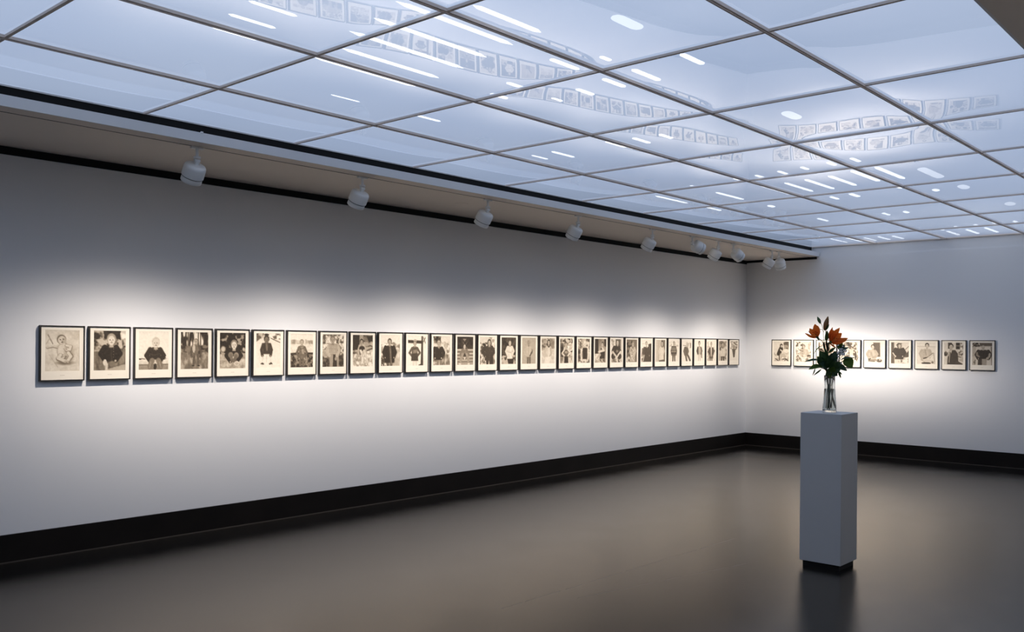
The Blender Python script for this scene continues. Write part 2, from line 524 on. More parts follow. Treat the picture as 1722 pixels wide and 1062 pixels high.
WZ = 1.17
PW0 = 182
spotlight(-10.13, (0, -10.10, WZ), 'white spotlight nearest the camera, first from the left on the track', PW0, .25)
spotlight(-8.66, (0, -8.66, WZ), 'white spotlight on the track, second from the left', PW0, .25)
spotlight(-7.16, (0, -7.18, WZ), 'white spotlight on the track, third from the left, midway along the soffit', PW0, .25)
spotlight(-5.77, (0, -5.78, WZ), 'white spotlight on the track, fourth from the left', PW0, .25)
spotlight(-4.35, (0, -4.36, WZ), 'white spotlight on the track, fifth from the left', PW0, .25)
spotlight(-3.45, (2.60, 0, 1.28), 'white spotlight turned to the back wall, left of a close trio', 570, .125, .23)
spotlight(-2.80, (0, -2.85, WZ), 'white spotlight facing the left wall, middle of a close trio', PW0, .25)
spotlight(-2.40, (1.70, 0, 1.24), 'white spotlight turned to the back wall, right of a close trio', 370, .18, .34)
spotlight(-1.27, (0, -1.38, WZ), 'white spotlight facing the left wall, left of the last pair', PW0, .25)
spotlight(-1.06, (1.0, 0, WZ), 'white spotlight facing the back wall, last on the track beside its twin', 165, .25, .7)

# ------------------------------------------------------------------ framed photographs
NU, NV = 48, 64
UU, VV = np.meshgrid(np.linspace(0, 1, NU), np.linspace(0, 1, NV))   # u to the right, v downwards

def nz(seed, scale, octs=3, asp=1.0):
    """value noise on the print"""
    r = np.random.RandomState(seed)
    out = np.zeros_like(UU); amp = 1.0; tot = 0
    s = scale
    for _ in range(octs):
        gw, gh = int(s) + 3, int(s * 1.25 * asp) + 3
        G = r.rand(gh, gw)
        x = UU * s; y = VV * s * 1.25 * asp
        xi = x.astype(int); yi = y.astype(int)
        fx = x - xi; fy = y - yi
        fx = fx * fx * (3 - 2 * fx); fy = fy * fy * (3 - 2 * fy)
        out += amp * ((G[yi, xi] * (1 - fx) + G[yi, xi + 1] * fx) * (1 - fy) + (G[yi + 1, xi] * (1 - fx) + G[yi + 1, xi + 1] * fx) * fy)
        tot += amp; amp *= .6; s *= 2
    return out / tot

class Print:
    def __init__(s, seed, top=.9, bot=None):
        s.seed = seed * 17 + 3
        bot = top if bot is None else bot
        s.a = top + (bot - top) * VV
    def _s(s):
        s.seed += 1
        return s.seed
    def blend(s, m, t):
        s.a = s.a * (1 - m) + t * m
    def el(s, cx, cy, rx, ry, t, rot=0, soft=.18):
        c, n = math.cos(rot), math.sin(rot)
        dx, dy = UU - cx, (VV - cy) * 1.25
        d = np.sqrt(((dx * c + dy * n) / rx) ** 2 + ((-dx * n + dy * c) / (ry * 1.25)) ** 2)
        s.blend(np.clip((1 - d) / soft + .5, 0, 1), t)
    def poly(s, pts, t, soft=.018):
        ins = np.zeros_like(UU, bool); dist = np.full_like(UU, 9.)
        n = len(pts)
        for i in range(n):
            (x0, y0), (x1, y1) = pts[i], pts[(i + 1) % n]
            if y0 != y1:
                c = ((y0 > VV) != (y1 > VV)) & (UU < (x1 - x0) * (VV - y0) / (y1 - y0) + x0)
                ins ^= c
            ex, ey = x1 - x0, (y1 - y0) * 1.25
            k = np.clip(((UU - x0) * ex + (VV - y0) * 1.25 * ey) / (ex * ex + ey * ey + 1e-9), 0, 1)
            dist = np.minimum(dist, np.hypot(UU - x0 - k * ex, (VV - y0) * 1.25 - k * ey))
        sd = np.where(ins, dist, -dist)
        s.blend(np.clip(sd / soft * .5 + .5, 0, 1), t)
    def ln(s, pts, w, t):
        for (x0, y0), (x1, y1) in zip(pts[:-1], pts[1:]):
            ex, ey = x1 - x0, (y1 - y0) * 1.25
            k = np.clip(((UU - x0) * ex + (VV - y0) * 1.25 * ey) / (ex * ex + ey * ey + 1e-9), 0, 1)
            d = np.hypot(UU - x0 - k * ex, (VV - y0) * 1.25 - k * ey)
            s.blend(np.clip((w - d) / .02 + .5, 0, 1), t)
    def tex(s, x0, y0, x1, y1, lo, hi, sc=7, edge=.05, th=.5, hard=5, asp=1.):
        n = np.clip((nz(s._s(), sc, 3, asp) - th) * hard + .5, 0, 1)
        e = nz(s._s(), 6) * edge * 2 - edge
        m = np.clip((np.minimum(np.minimum(UU - x0, x1 - UU), np.minimum(VV - y0, y1 - VV)) + e) / .03 + .5, 0, 1)
        s.a = s.a * (1 - m) + (lo + (hi - lo) * n) * m
    def grain(s, k=.05, sc=22):
        s.a = s.a + (nz(s._s(), sc, 2) - .5) * 2 * k
    def head(s, cx, cy, r, hair=.2, skin=.8, long=0, turn=0):
        if long:
            s.el(cx, cy + r * .5 * long, r * 1.25, r * (1.1 + .5 * long), hair)
        s.el(cx, cy - r * .12, r * 1.1, r * 1.05, hair)
        s.poly([(cx - r * .42, cy + r * .4), (cx + r * .42, cy + r * .4), (cx + r * .55, cy + r * 1.5), (cx - r * .55, cy + r * 1.5)], skin * .8)
        s.el(cx + turn * r * .3, cy + r * .18, r * .8, r * .88, skin)
        for q in (-1, 1):
            s.el(cx + turn * r * .3 + q * r * .33, cy + r * .08, r * .15, r * .10, skin * .42)
        s.el(cx + turn * r * .3, cy + r * .38, r * .10, r * .16, skin * .8)
        s.el(cx + turn * r * .3, cy + r * .62, r * .26, r * .08, skin * .5)
    def torso(s, cx, y0, y1, w0, w1, t, arms=None, hand=.75, aw=.045, bend=.0):
        s.poly([(cx - w0 * .45, y0), (cx + w0 * .45, y0), (cx + w0, y0 + .05), (cx + w1, y1), (cx - w1, y1), (cx - w0, y0 + .05)], t)
        if arms is not None:
            for q in (-1, 1):
                sh = (cx + q * w0 * .95, y0 + .06); el = (cx + q * (w0 + .06 + bend), y0 + .22); ha = (cx + q * (w0 + .02 - bend), y0 + .38)
                s.ln([sh, el, ha], aw, arms)
                s.el(ha[0], ha[1] + .02, .03, .03, hand)
        # folds
        s.ln([(cx - w0 * .3, y0 + .08), (cx - w1 * .4, y1 - .05)], .006, t * .75 + .02)
        s.ln([(cx + w0 * .35, y0 + .1), (cx + w1 * .3, y1 - .04)], .006, t * 1.15 + .03)
    def legs(s, cx, y0, y1, w, t, shoe=.15, spread=.02):
        for q in (-1, 1):
            s.poly([(cx, y0), (cx + q * w, y0), (cx + q * (w * .85 + spread), y1), (cx + q * (w * .2 + spread), y1)], t)
            if y1 < .99:
                s.el(cx + q * (w * .6 + spread), y1 + .008, .05, .018, shoe)

def P1():
    p = Print(1, .86, .82); p.tex(0, 0, 1, 1, .78, .90, 5, 0, .5, 2)
    p.ln([(.08, .12), (.22, .34)], .010, .35); p.ln([(.13, .20), (.03, .34)], .012, .66); p.ln([(.12, .6), (.3, .82), (.36, .9)], .01, .7)
    p.el(.58, .80, .24, .05, .42, 0, .9); p.el(.66, .62, .17, .18, .62, 0, .7)
    p.ln([(.42, .44), (.22, .405), (.06, .43)], .036, .50); p.ln([(.42, .43), (.22, .39), (.06, .42)], .026, .84)
    p.el(.53, .52, .185, .215, .48); p.el(.52, .51, .165, .195, .86); p.el(.60, .52, .06, .15, .72, 0, .8)
    p.ln([(.62, .38), (.75, .41), (.72, .49), (.62, .5)], .050, .50); p.ln([(.62, .375), (.74, .40), (.71, .475), (.62, .485)], .036, .85)
    p.el(.53, .46, .012, .01, .45); p.el(.62, .47, .012, .01, .45); p.el(.52, .60, .012, .01, .35); p.ln([(.46, .65), (.60, .64)], .006, .45)
    p.ln([(.44, .62), (.38, .70), (.58, .77)], .066, .42); p.ln([(.44, .61), (.38, .685), (.57, .755)], .050, .86); p.ln([(.68, .56), (.76, .64), (.66, .76)], .062, .42); p.ln([(.67, .555), (.745, .64), (.655, .75)], .046, .86)
    p.ln([(.56, .70), (.61, .64)], .012, .32); p.el(.585, .775, .035, .03, .70); p.el(.66, .775, .035, .03, .70)
    p.el(.47, .23, .135, .115, .34); p.el(.48, .245, .115, .10, .84); p.el(.54, .25, .05, .07, .7, 0, .8)
    p.el(.43, .235, .022, .013, .2); p.el(.53, .225, .022, .013, .2); p.el(.49, .275, .02, .015, .5); p.el(.49, .305, .035, .012, .28)
    return p
def P2():
    p = Print(2, .7, .45); p.tex(0, 0, 1, .5, .12, .75, 6); p.tex(.3, -.1, .85, .22, .08, .14, 6); p.tex(.85, -.1, 1.1, .2, .8, .95, 4)
    p.tex(0, .45, 1, 1.1, .3, .55, 9, 0, .5, 2, .4); p.poly([(0, .48), (.4, .46), (.4, .5), (0, .53)], .65); p.poly([(.3, 1), (1, .85), (1, 1)], .68); p.ln([(.4, .96), (1, .82)], .01, .3)
    p.torso(.52, .36, .78, .19, .18, .09, .08, .7, .085, .05); p.ln([(.54, .42), (.55, .76)], .006, .3)
    for k in range(4): p.el(.61, .46 + k * .07, .012, .01, .5)
    p.el(.35, .80, .06, .08, .85); p.poly([(.35, .82), (.45, .82), (.44, 1), (.36, 1)], .82); p.el(.58, .84, .10, .08, .42)
    p.head(.55, .22, .135, .62, .86); return p
def P3():
    p = Print(3, .93, .93); p.poly([(-.1, .72), (1.1, .70), (1.1, .74), (-.1, .76)], .86); p.tex(0, .77, 1, .86, .78, .9, 8, 0)
    p.poly([(-.1, .86), (1.1, .85), (1.1, .89), (-.1, .9)], .4); p.poly([(-.1, .9), (1.1, .89), (1.1, 1.1), (-.1, 1.1)], .55)
    p.el(.88, .71, .05, .03, .2); p.el(.90, .72, .02, .015, .8); p.el(.05, .72, .04, .02, .15); p.ln([(.1, .71), (.2, .72)], .012, .3)
    p.torso(.55, .41, .74, .18, .2, .13, .13, .75, .075, .05); p.poly([(.5, .40), (.62, .40), (.57, .5)], .8); p.ln([(.35, .58), (.5, .62), (.7, .58)], .01, .25)
    p.ln([(.45, .76), (.38, .9), (.42, 1)], .085, .45); p.ln([(.66, .76), (.74, .9), (.7, 1)], .085, .45); p.ln([(.4, .8), (.36, .96)], .01, .65); p.ln([(.7, .8), (.74, .95)], .01, .65)
    p.el(.55, .93, .05, .09, .12); p.head(.57, .29, .125, .78, .82); return p
def P4():
    p = Print(4, .8, .6); p.tex(0, -.1, 1, .42, .1, .92, 9, .04, .5, 6, .25)
    for x in (.06, .18, .27, .42, .63, .71, .86, .95): p.ln([(x, 0), (x + .01, .42)], .016, .16)
    p.tex(0, .36, 1, .56, .15, .45, 8); p.tex(0, .55, 1, 1.1, .38, .68, 10, .02, .5, 2.5, .5)
    p.legs(.55, .56, .90, .11, .32, .12, .03); p.torso(.55, .32, .58, .12, .11, .38, .3, .6, .04); p.el(.47, .44, .05, .12, .75); p.el(.67, .55, .05, .05, .2)
    p.head(.55, .25, .07, .5, .68); return p
def P5():
    p = Print(5, .4, .6); p.tex(0, -.1, 1, .62, .08, .6, 8, .03, .56, 6); p.tex(0, .58, 1, 1.1, .5, .8, 8, .04, .5, 2)
    p.el(.13, .46, .09, .08, .75, 0, .6); p.el(.93, .46, .05, .05, .7, 0, .6)
    p.torso(.54, .42, .66, .17, .2, .10, .09, .6, .07, .06); p.el(.42, .62, .10, .08, .48); p.el(.64, .63, .10, .08, .52); p.ln([(.42, .64), (.46, .74)], .06, .4); p.ln([(.63, .65), (.58, .75)], .06, .36)
    p.el(.54, .78, .12, .05, .35); p.el(.66, .86, .10, .065, .85); p.el(.66, .87, .07, .04, .7); p.poly([(.48, .42), (.62, .42), (.56, .5)], .5); p.head(.55, .33, .12, .5, .86); return p
def P6():
    p = Print(6, .88, .94); p.poly([(-.1, -.1), (.32, -.1), (.12, .18), (-.1, .3)], .35); p.tex(-.1, -.1, .3, .12, .3, .75, 7); p.tex(.52, -.1, 1.1, .16, .35, .95, 8); p.ln([(.6, .14), (.98, .26)], .014, .25)
    p.legs(.42, .58, .88, .14, .93, .2, .06); p.ln([(.3, .62), (.24, .86)], .006, .7); p.ln([(.55, .62), (.62, .86)], .006, .7); p.ln([(.42, .66), (.42, .84)], .008, .72)
    p.torso(.42, .26, .60, .15, .15, .18, .2, .55, .055); p.poly([(.38, .27), (.48, .27), (.47, .5), (.4, .5)], .4); p.el(.24, .87, .06, .02, .22, -.4); p.el(.62, .87, .05, .025, .22, .5)
    p.head(.42, .17, .10, .14, .42); p.el(.42, .04, .10, .03, .12); return p
def P7():
    p = Print(7, .93, .9); p.tex(0, .18, 1, .31, .55, .85, 12, .03, .5, 4, .3); p.poly([(-.1, .31), (1.1, .31), (1.1, .60), (-.1, .60)], .85); p.tex(0, .31, 1, .58, .82, .92, 9, 0, .5, 2, 2)
    p.poly([(-.1, .58), (.4, .55), (1.1, .56), (1.1, .62), (-.1, .65)], .15); p.tex(0, .62, 1, 1.1, .12, .55, 14, .02, .5, 4)
    p.legs(.5, .58, .98, .13, .38, .1, 0); p.torso(.5, .34, .60, .13, .13, .40, .36, .6, .045, .03); p.poly([(.45, .4), (.56, .38), (.6, .6), (.52, .6)], .6); p.ln([(.44, .45), (.58, .43)], .01, .2); p.head(.5, .25, .08, .5, .72); return p
def P8():
    p = Print(8, .7, .5); p.tex(0, -.1, 1, .8, .3, .9, 10, .03, .5, 4); p.tex(0, .65, 1, 1.1, .15, .4, 8, .05); p.el(.14, .6, .13, .12, .72); 
    for k in range(5): p.ln([(.04, .54 + k * .035), (.26, .52 + k * .035)], .007, .4)
    p.legs(.55, .55, 1.0, .22, .60, .2, .03); p.poly([(.50, .62), (.66, .62), (.68, 1), (.5, 1)], .17); p.el(.62, .75, .05, .06, .6); p.torso(.5, .27, .58, .2, .19, .72, .7, .7, .07, .04)
    for k in range(8): p.ln([(.31, .30 + k * .036), (.69, .30 + k * .036)], .007, .42)
    p.head(.47, .16, .11, .45, .62); return p
def P9():
    p = Print(9, .55, .85); p.poly([(-.1, -.1), (.34, -.1), (.34, .52), (-.1, .52)], .14); p.poly([(.34, -.1), (.54, -.1), (.54, .3), (.34, .3)], .62); p.tex(.54, -.1, 1.1, .36, .12, .45, 6); p.tex(.5, .24, 1.1, .34, .6, .7, 6)
    p.tex(0, .5, 1, 1.1, .55, .95, 8, .06, .45, 3); p.tex(0, .5, .45, .62, .3, .5, 8); p.ln([(.7, .5), (1, .42)], .03, .3)
    p.torso(.46, .28, .5, .13, .13, .74, .7, .6, .045); p.el(.46, .43, .14, .08, .16); p.ln([(.4, .5), (.5, .68), (.48, .88)], .05, .88); p.ln([(.56, .5), (.66, .66), (.74, .86)], .05, .82); p.ln([(.44, .58), (.52, .7)], .008, .5); p.ln([(.56, .7), (.6, .86)], .008, .5)
    p.el(.45, .95, .12, .03, .7); p.head(.44, .22, .085, .13, .66); return p
def P10():
    p = Print(10, .93, .88); p.tex(0, .24, 1, .52, .5, .95, 7, .05, .45, 4); p.tex(-.1, .55, .45, 1.1, .25, .9, 14, .02, .5, 5); p.tex(.6, .45, 1.1, 1.1, .72, .9, 5, .05, .5, 3)
    p.legs(.45, .84, 1.05, .17, .35, .2, 0); p.torso(.45, .33, .90, .23, .27, .13, .13, .6, .08, .02); p.poly([(.42, .34), (.52, .34), (.55, .95), (.48, .95)], .34); p.ln([(.5, .45), (.56, .93)], .01, .6); p.el(.74, .88, .04, .03, .7); p.head(.45, .21, .10, .25, .68); return p
def P11():
    p = Print(11, .95, .95); p.poly([(.0, .14), (.84, .16), (.84, .26), (.0, .24)], .18); p.poly([(.76, 0), (.84, 0), (.86, 1), (.72, 1)], .2); p.ln([(.88, .06), (.98, .24)], .02, .45); p.ln([(.98, .06), (.86, .2)], .02, .4); p.poly([(.6, .98), (.8, .93), (.8, 1), (.6, 1)], .2)
    p.legs(.40, .80, 1.02, .12, .85, .3, .02); p.torso(.38, .35, .84, .15, .19, .3, .32, .6, .05, .08); p.poly([(.3, .48), (.5, .46), (.52, .56), (.3, .6)], .5); p.poly([(.22, .6), (.55, .6), (.58, .84), (.2, .84)], .24); p.el(.40, .16, .09, .05, .7); p.head(.39, .26, .085, .5, .72); return p
def P12():
    p = Print(12, .9, .85); p.tex(.02, -.1, .45, .24, .1, .5, 8, .06); p.tex(.3, .2, 1.1, .75, .72, .95, 7, .04, .5, 3); p.tex(.8, .25, .96, .7, .5, .9, 9); p.tex(.5, .62, 1.1, 1.1, .4, .85, 6, .05, .5, 4, .4); p.tex(0, .75, .3, 1.1, .4, .8, 7)
    p.legs(.36, .78, 1.05, .16, .5, .3, 0); p.torso(.30, .36, .82, .22, .2, .13, .14, .75, .085, .05); p.poly([(.26, .34), (.4, .34), (.34, .44)], .7); p.head(.33, .22, .12, .3, .72); return p
def P13():
    p = Print(13, .2, .6); p.tex(0, -.1, 1, .46, .10, .2, 6); p.poly([(.36, .08), (.56, .08), (.46, .16)], .85); p.poly([(.40, .1), (.52, .1), (.46, .14)], .3); p.ln([(.36, .2), (.62, .42)], .014, .5); p.ln([(.62, .2), (.36, .42)], .014, .45)
    p.poly([(-.1, .44), (1.1, .44), (1.1, .50), (-.1, .50)], .8)
    for k in range(4): p.poly([(-.1, .58 + k * .12), (1.1, .58 + k * .12), (1.1, .63 + k * .12), (-.1, .63 + k * .12)], .8 - .05 * k); p.ln([(0, .65 + k * .12), (1, .65 + k * .12)], .012, .3)
    p.torso(.46, .42, .68, .16, .17, .48, .46, .7, .05, .05); p.poly([(.3, .6), (.64, .6), (.52, .8), (.42, .8)], .22); p.ln([(.36, .62), (.24, .78), (.2, .96)], .06, .60); p.ln([(.58, .62), (.7, .78), (.7, .96)], .06, .60); p.poly([(.38, .72), (.56, .72), (.47, .84)], .85); p.el(.18, .97, .08, .025, .9); p.el(.72, .97, .08, .025, .9)
    p.head(.46, .34, .085, .25, .8); return p
def P14():
    p = Print(14, .7, .6); p.tex(0, .1, 1, 1.1, .3, .9, 8, 0, .5, 4); p.poly([(-.1, -.1), (1.1, -.1), (1.1, .2), (-.1, .2)], .85); p.tex(.6, -.1, 1.1, .4, .6, .9, 7); p.tex(.7, .5, 1.1, 1.1, .4, .8, 7)
    p.legs(.6, .8, 1.05, .2, .22, .2, 0); p.torso(.56, .32, .86, .24, .24, .24, .22, .5, .09, .07); p.el(.28, .28, .12, .05, .15, .3); p.poly([(.7, .7), (.85, .6), (.88, 1), (.7, 1)], .18); p.head(.62, .2, .11, .2, .74, .6); return p
def P15():
    p = Print(15, .2, .25); p.tex(0, -.1, 1, .7, .10, .28, 7); p.tex(0, .68, 1, 1.1, .25, .75, 8, .05); p.poly([(.4, .8), (.84, .8), (.82, 1), (.48, 1)], .14)
    p.torso(.58, .30, .8, .17, .2, .87, .85, .8, .06, .04); p.ln([(.42, .5), (.7, .54), (.76, .48)], .03, .8); p.ln([(.44, .55), (.68, .58)], .008, .5); p.head(.58, .2, .10, .3, .78, .3); return p
def P16():
    p = Print(16, .72, .72)
    for k in range(14): p.ln([(k / 13, 0), (k / 13, 1)], .012, .55)
    p.legs(.5, .72, 1.05, .15, .36, .3, 0); p.torso(.5, .32, .74, .2, .17, .74, .70, .6, .055, .05); p.ln([(.72, .55), (.58, .7)], .04, .3); p.ln([(.5, .34), (.5, .72)], .008, .55); p.el(.74, .52, .03, .1, .35); p.head(.48, .2, .09, .55, .6); return p
def P17():
    p = Print(17, .8, .8); p.tex(0, .04, .5, .5, .3, .65, 7); p.tex(.3, -.1, 1, .2, .6, .85, 6); p.tex(.6, .0, 1.1, .4, .5, .65, 5); p.tex(0, .55, 1.1, 1.1, .76, .88, 6, .03, .5, 2)
    p.torso(.52, .30, .9, .18, .22, .85, .74, .8, .05, .05); p.ln([(.4, .4), (.3, .62), (.5, .8)], .05, .76); p.ln([(.68, .4), (.72, .65), (.55, .78)], .04, .68); p.poly([(.3, .75), (.7, .72), (.6, 1), (.22, 1)], .9); p.head(.55, .17, .10, .2, .74, .9); return p
def P18():
    p = Print(18, .6, .6); p.tex(0, -.1, 1, .7, .15, .8, 8, 0, .5, 5); p.tex(-.1, .2, .28, .75, .1, .35, 6); p.tex(.6, .2, 1.1, .5, .7, .95, 6); p.tex(0, .76, 1, 1.1, .45, .85, 6, .04, .5, 4, .4)
    p.torso(.48, .40, .72, .16, .15, .32, None); p.ln([(.34, .46), (.16, .6), (.4, .74)], .045, .85); p.ln([(.62, .46), (.84, .58), (.56, .74)], .045, .85); p.poly([(.34, .72), (.64, .72), (.66, 1), (.34, 1)], .13); p.el(.48, .42, .14, .03, .88); p.el(.48, .56, .12, .05, .6); p.head(.47, .27, .11, .35, .74); return p
def P19():
    p = Print(19, .7, .7); p.tex(0, -.1, .35, 1, .35, .9, 9); p.tex(.6, -.1, 1.1, .6, .3, .85, 9); p.tex(.0, .45, .22, .95, .12, .4, 6); p.tex(.75, .85, 1.1, 1.1, .2, .6, 7)
    p.ln([(.34, .42), (.26, .65), (.32, .88)], .055, .85); p.ln([(.8, .4), (.9, .66), (.82, .92)], .055, .85); p.torso(.6, .36, .84, .2, .19, .15, None); p.el(.55, .92, .2, .07, .85); p.el(.52, .96, .08, .03, .5); p.el(.6, .33, .14, .05, .8); p.head(.58, .18, .125, .75, .88); return p
def P20():
    p = Print(20, .5, .75); p.poly([(-.1, -.1), (.32, -.1), (.32, .62), (-.1, .62)], .13); p.poly([(.82, -.1), (1.1, -.1), (1.1, .35), (.82, .3)], .2); p.tex(0, .62, .6, 1.1, .6, .88, 6); p.tex(.4, -.1, .8, .3, .45, .6, 5)
    p.ln([(.66, .36), (.78, .5), (.42, .54)], .06, .85); p.ln([(.42, .5), (.3, .55)], .03, .8); p.poly([(.46, .58), (.9, .52), (.88, .84), (.42, .84)], .16); p.poly([(.12, .8), (.5, .6), (.55, .7), (.2, .86)], .72); p.tex(.3, .84, .9, 1.1, .35, .75, 8); p.el(.56, .42, .06, .04, .2); p.head(.66, .22, .09, .14, .8); return p
def P21():
    p = Print(21, .85, .8); p.poly([(.42, -.1), (.9, -.1), (.9, .4), (.42, .4)], .35); p.tex(.0, -.1, .4, .5, .6, .92, 5); p.poly([(.88, -.1), (1.1, -.1), (1.1, 1), (.92, 1)], .82)
    p.el(.22, .74, .18, .13, .18); p.el(.76, .74, .2, .13, .2); p.tex(.1, .86, 1, 1.1, .3, .85, 7); p.torso(.5, .28, .76, .24, .22, .20, .2, .8, .08, .05); p.ln([(.16, .54), (.44, .72), (.54, .78)], .055, .82); p.ln([(.88, .54), (.66, .68), (.54, .8)], .055, .86); p.el(.56, .52, .09, .05, .7); p.el(.56, .52, .05, .03, .25); p.head(.6, .14, .11, .35, .84); return p
def P22():
    p = Print(22, .5, .55); p.tex(0, .0, .55, .85, .15, .45, 8); p.poly([(-.1, -.1), (1.1, -.1), (1.1, .06), (-.1, .06)], .45); p.poly([(.75, .06), (1.1, .06), (1.1, 1), (.8, 1)], .42); p.el(.2, .88, .17, .13, .8); p.el(.25, .92, .07, .06, .3)
    p.torso(.6, .3, .95, .2, .22, .72, .74, .75, .05, .03); p.tex(.42, .36, .78, .95, .5, .82, 16, .03, .5, 5); p.el(.72, .6, .05, .3, .75); p.head(.62, .2, .10, .5, .72, .9); return p
def P23():
    p = Print(23, .93, .9); p.tex(0, .4, .35, 1.1, .45, .9, 9); p.poly([(.7, .2), (1.1, .15), (1.1, 1.1), (.7, 1.1)], .24); p.ln([(.05, .18), (.35, .18)], .01, .7); p.torso(.56, .32, 1.05, .28, .42, .26, .28, .6, .08, .05); p.ln([(.3, .7), (.2, .95)], .03, .8); p.poly([(.48, .32), (.64, .32), (.56, .38)], .8); p.head(.5, .18, .10, .5, .78); return p
def P24():
    p = Print(24, .78, .75); p.poly([(.55, -.1), (1.1, -.1), (1.1, 1.1), (.8, 1.1)], .45); p.poly([(.2, -.1), (.45, -.1), (.45, 1), (.2, 1)], .7); p.torso(.62, .3, .95, .19, .24, .84, .78, .8, .06, .03); p.poly([(.36, .94), (.9, .9), (.95, 1.05), (.36, 1.05)], .3); p.el(.66, .2, .12, .13, .22); p.head(.68, .16, .11, .25, .78, .6); return p
def P25():
    p = Print(25, .94, .92); p.tex(0, .08, 1, .3, .75, .96, 9); p.legs(.5, .62, 1.02, .17, .28, .1, .02); p.torso(.5, .28, .64, .2, .17, .26, .24, .7, .08, .0)
    for k in range(3): p.ln([(.24, .37 + k * .085), (.76, .37 + k * .085)], .016, .82)
    p.head(.5, .14, .08, .4, .72); return p
def P26():
    p = Print(26, .94, .93); p.ln([(.1, .24), (.55, .26), (.95, .18)], .02, .55); p.tex(.55, .12, 1.1, .34, .6, .95, 9); p.torso(.42, .30, .68, .15, .16, .34, .36, .5, .07, .03); p.ln([(.36, .62), (.42, .8), (.5, .98)], .09, .36); p.ln([(.48, .62), (.72, .8), (.86, .95)], .085, .33); p.el(.9, .97, .06, .03, .2); p.head(.52, .2, .10, .72, .78); return p
def P27():
    p = Print(27, .95, .94); p.legs(.52, .64, 1.02, .17, .8, .5, .02); p.torso(.52, .28, .66, .2, .22, .62, .30, .75, .06, .03); p.poly([(.3, .34), (.4, .3), (.42, .68), (.28, .62)], .28); p.poly([(.72, .32), (.8, .36), (.84, .86), (.74, .84)], .3); p.poly([(.42, .3), (.62, .3), (.66, .64), (.42, .64)], .68); p.head(.5, .14, .105, .13, .76); return p
def P28():
    p = Print(28, .93, .92); p.tex(0, .05, .35, 1, .7, .95, 8); p.ln([(.1, .15), (.12, .9)], .012, .6); p.el(.12, .55, .06, .04, .25); p.el(.88, .5, .07, .05, .35); p.ln([(.82, .3), (.9, .5)], .015, .45); p.legs(.5, .7, 1.02, .18, .34, .2, 0); p.torso(.5, .32, .88, .22, .24, .32, .3, .7, .07, .03); p.poly([(.44, .32), (.58, .32), (.54, .78), (.47, .78)], .88); p.head(.5, .16, .095, .5, .72); return p
def P29():
    p = Print(29, .6, .75); p.tex(.1, -.1, .75, .5, .15, .6, 7); p.tex(.6, -.1, 1.1, 1, .5, .85, 5); p.legs(.5, .74, 1.05, .22, .25, .2, .02); p.torso(.48, .34, .78, .26, .24, .84, .80, .8, .085, .05); p.el(.48, .52, .02, .015, .4); p.ln([(.48, .38), (.5, .76)], .008, .6); p.el(.22, .4, .08, .1, .3, .2); p.head(.5, .18, .105, .35, .74, .9); return p
def P30():
    p = Print(30, .94, .93); p.tex(0, -.1, 1, .44, .35, .97, 13, .04, .42, 5)
    for a in (-.4, -.25, -.1, .08, .22, .4): p.ln([(.5, .5), (.5 + a, .02)], .012, .35)
    p.poly([(.26, .4), (.72, .4), (.62, .82), (.42, .84)], .3); p.ln([(.72, .42), (.9, .34)], .03, .3); p.ln([(.28, .42), (.1, .38)], .02, .6); p.ln([(.5, .84), (.5, .95)], .01, .85); p.head(.5, .3, .08, .4, .7); return p
def R1():
    p = Print(41, .9, .88); p.poly([(.66, -.02), (1.02, -.02), (1.0, .38), (.7, .36)], .42); p.tex(.66, -.1, 1.1, .38, .3, .6, 7); p.tex(0, .55, 1, 1.1, .7, .92, 7); p.poly([(.45, .18), (.6, .3), (.62, .4), (.4, .7), (.24, .72), (.2, .62), (.3, .4)], .15); p.el(.5, .2, .10, .1, .16); p.el(.52, .23, .065, .07, .78)
    p.ln([(.45, .42), (.7, .6), (.86, .72)], .04, .84); p.poly([(.4, .62), (.7, .6), (.85, .75), (.5, .8)], .74); p.ln([(.35, .7), (.38, .95)], .03, .2); p.ln([(.1, .88), (.3, .97)], .025, .22); p.ln([(.6, .9), (.8, .88), (.95, .97)], .03, .2); p.ln([(.7, .97), (.9, .9)], .02, .3); return p
def R2():
    p = Print(42, .88, .85); p.ln([(.3, 0), (.4, .42)], .08, .22); p.ln([(.12, .1), (.3, .4)], .04, .25); p.tex(0, -.1, .5, .5, .25, .92, 8, .04, .45); p.tex(.8, -.1, 1.1, .4, .7, .95, 6); p.tex(0, .5, 1, 1.1, .45, .95, 8, .04, .48, 5)
    p.torso(.58, .35, .66, .15, .17, .72, .68, .7, .05, .05); p.el(.5, .72, .24, .08, .8); p.ln([(.3, .78), (.55, .7)], .04, .85); p.el(.85, .7, .12, .05, .3); p.tex(.35, .45, .5, .75, .3, .7, 9); p.head(.52, .24, .09, .35, .78); return p
def R3():
    p = Print(43, .88, .9); p.tex(0, -.1, 1, .5, .3, .9, 7); p.torso(.5, .36, .9, .22, .24, .5, .48, .8, .07); p.head(.5, .22, .10, .35, .76); return p
def R4():
    p = Print(44, .9, .88); p.tex(.1, .0, .9, .4, .35, .92, 9, .06, .52); p.tex(.2, .02, .55, .2, .15, .55, 8); p.poly([(.45, .35), (.75, .33), (.78, .62), (.42, .64)], .8); p.tex(0, .5, .5, .95, .4, .9, 9); p.tex(.7, .4, 1.05, .92, .2, .85, 8); p.ln([(.84, .5), (.84, .85)], .04, .22); p.ln([(.44, .4), (.44, .66)], .02, .35); p.tex(.1, .86, .9, 1.1, .7, .95, 6); p.head(.6, .3, .06, .3, .75); return p
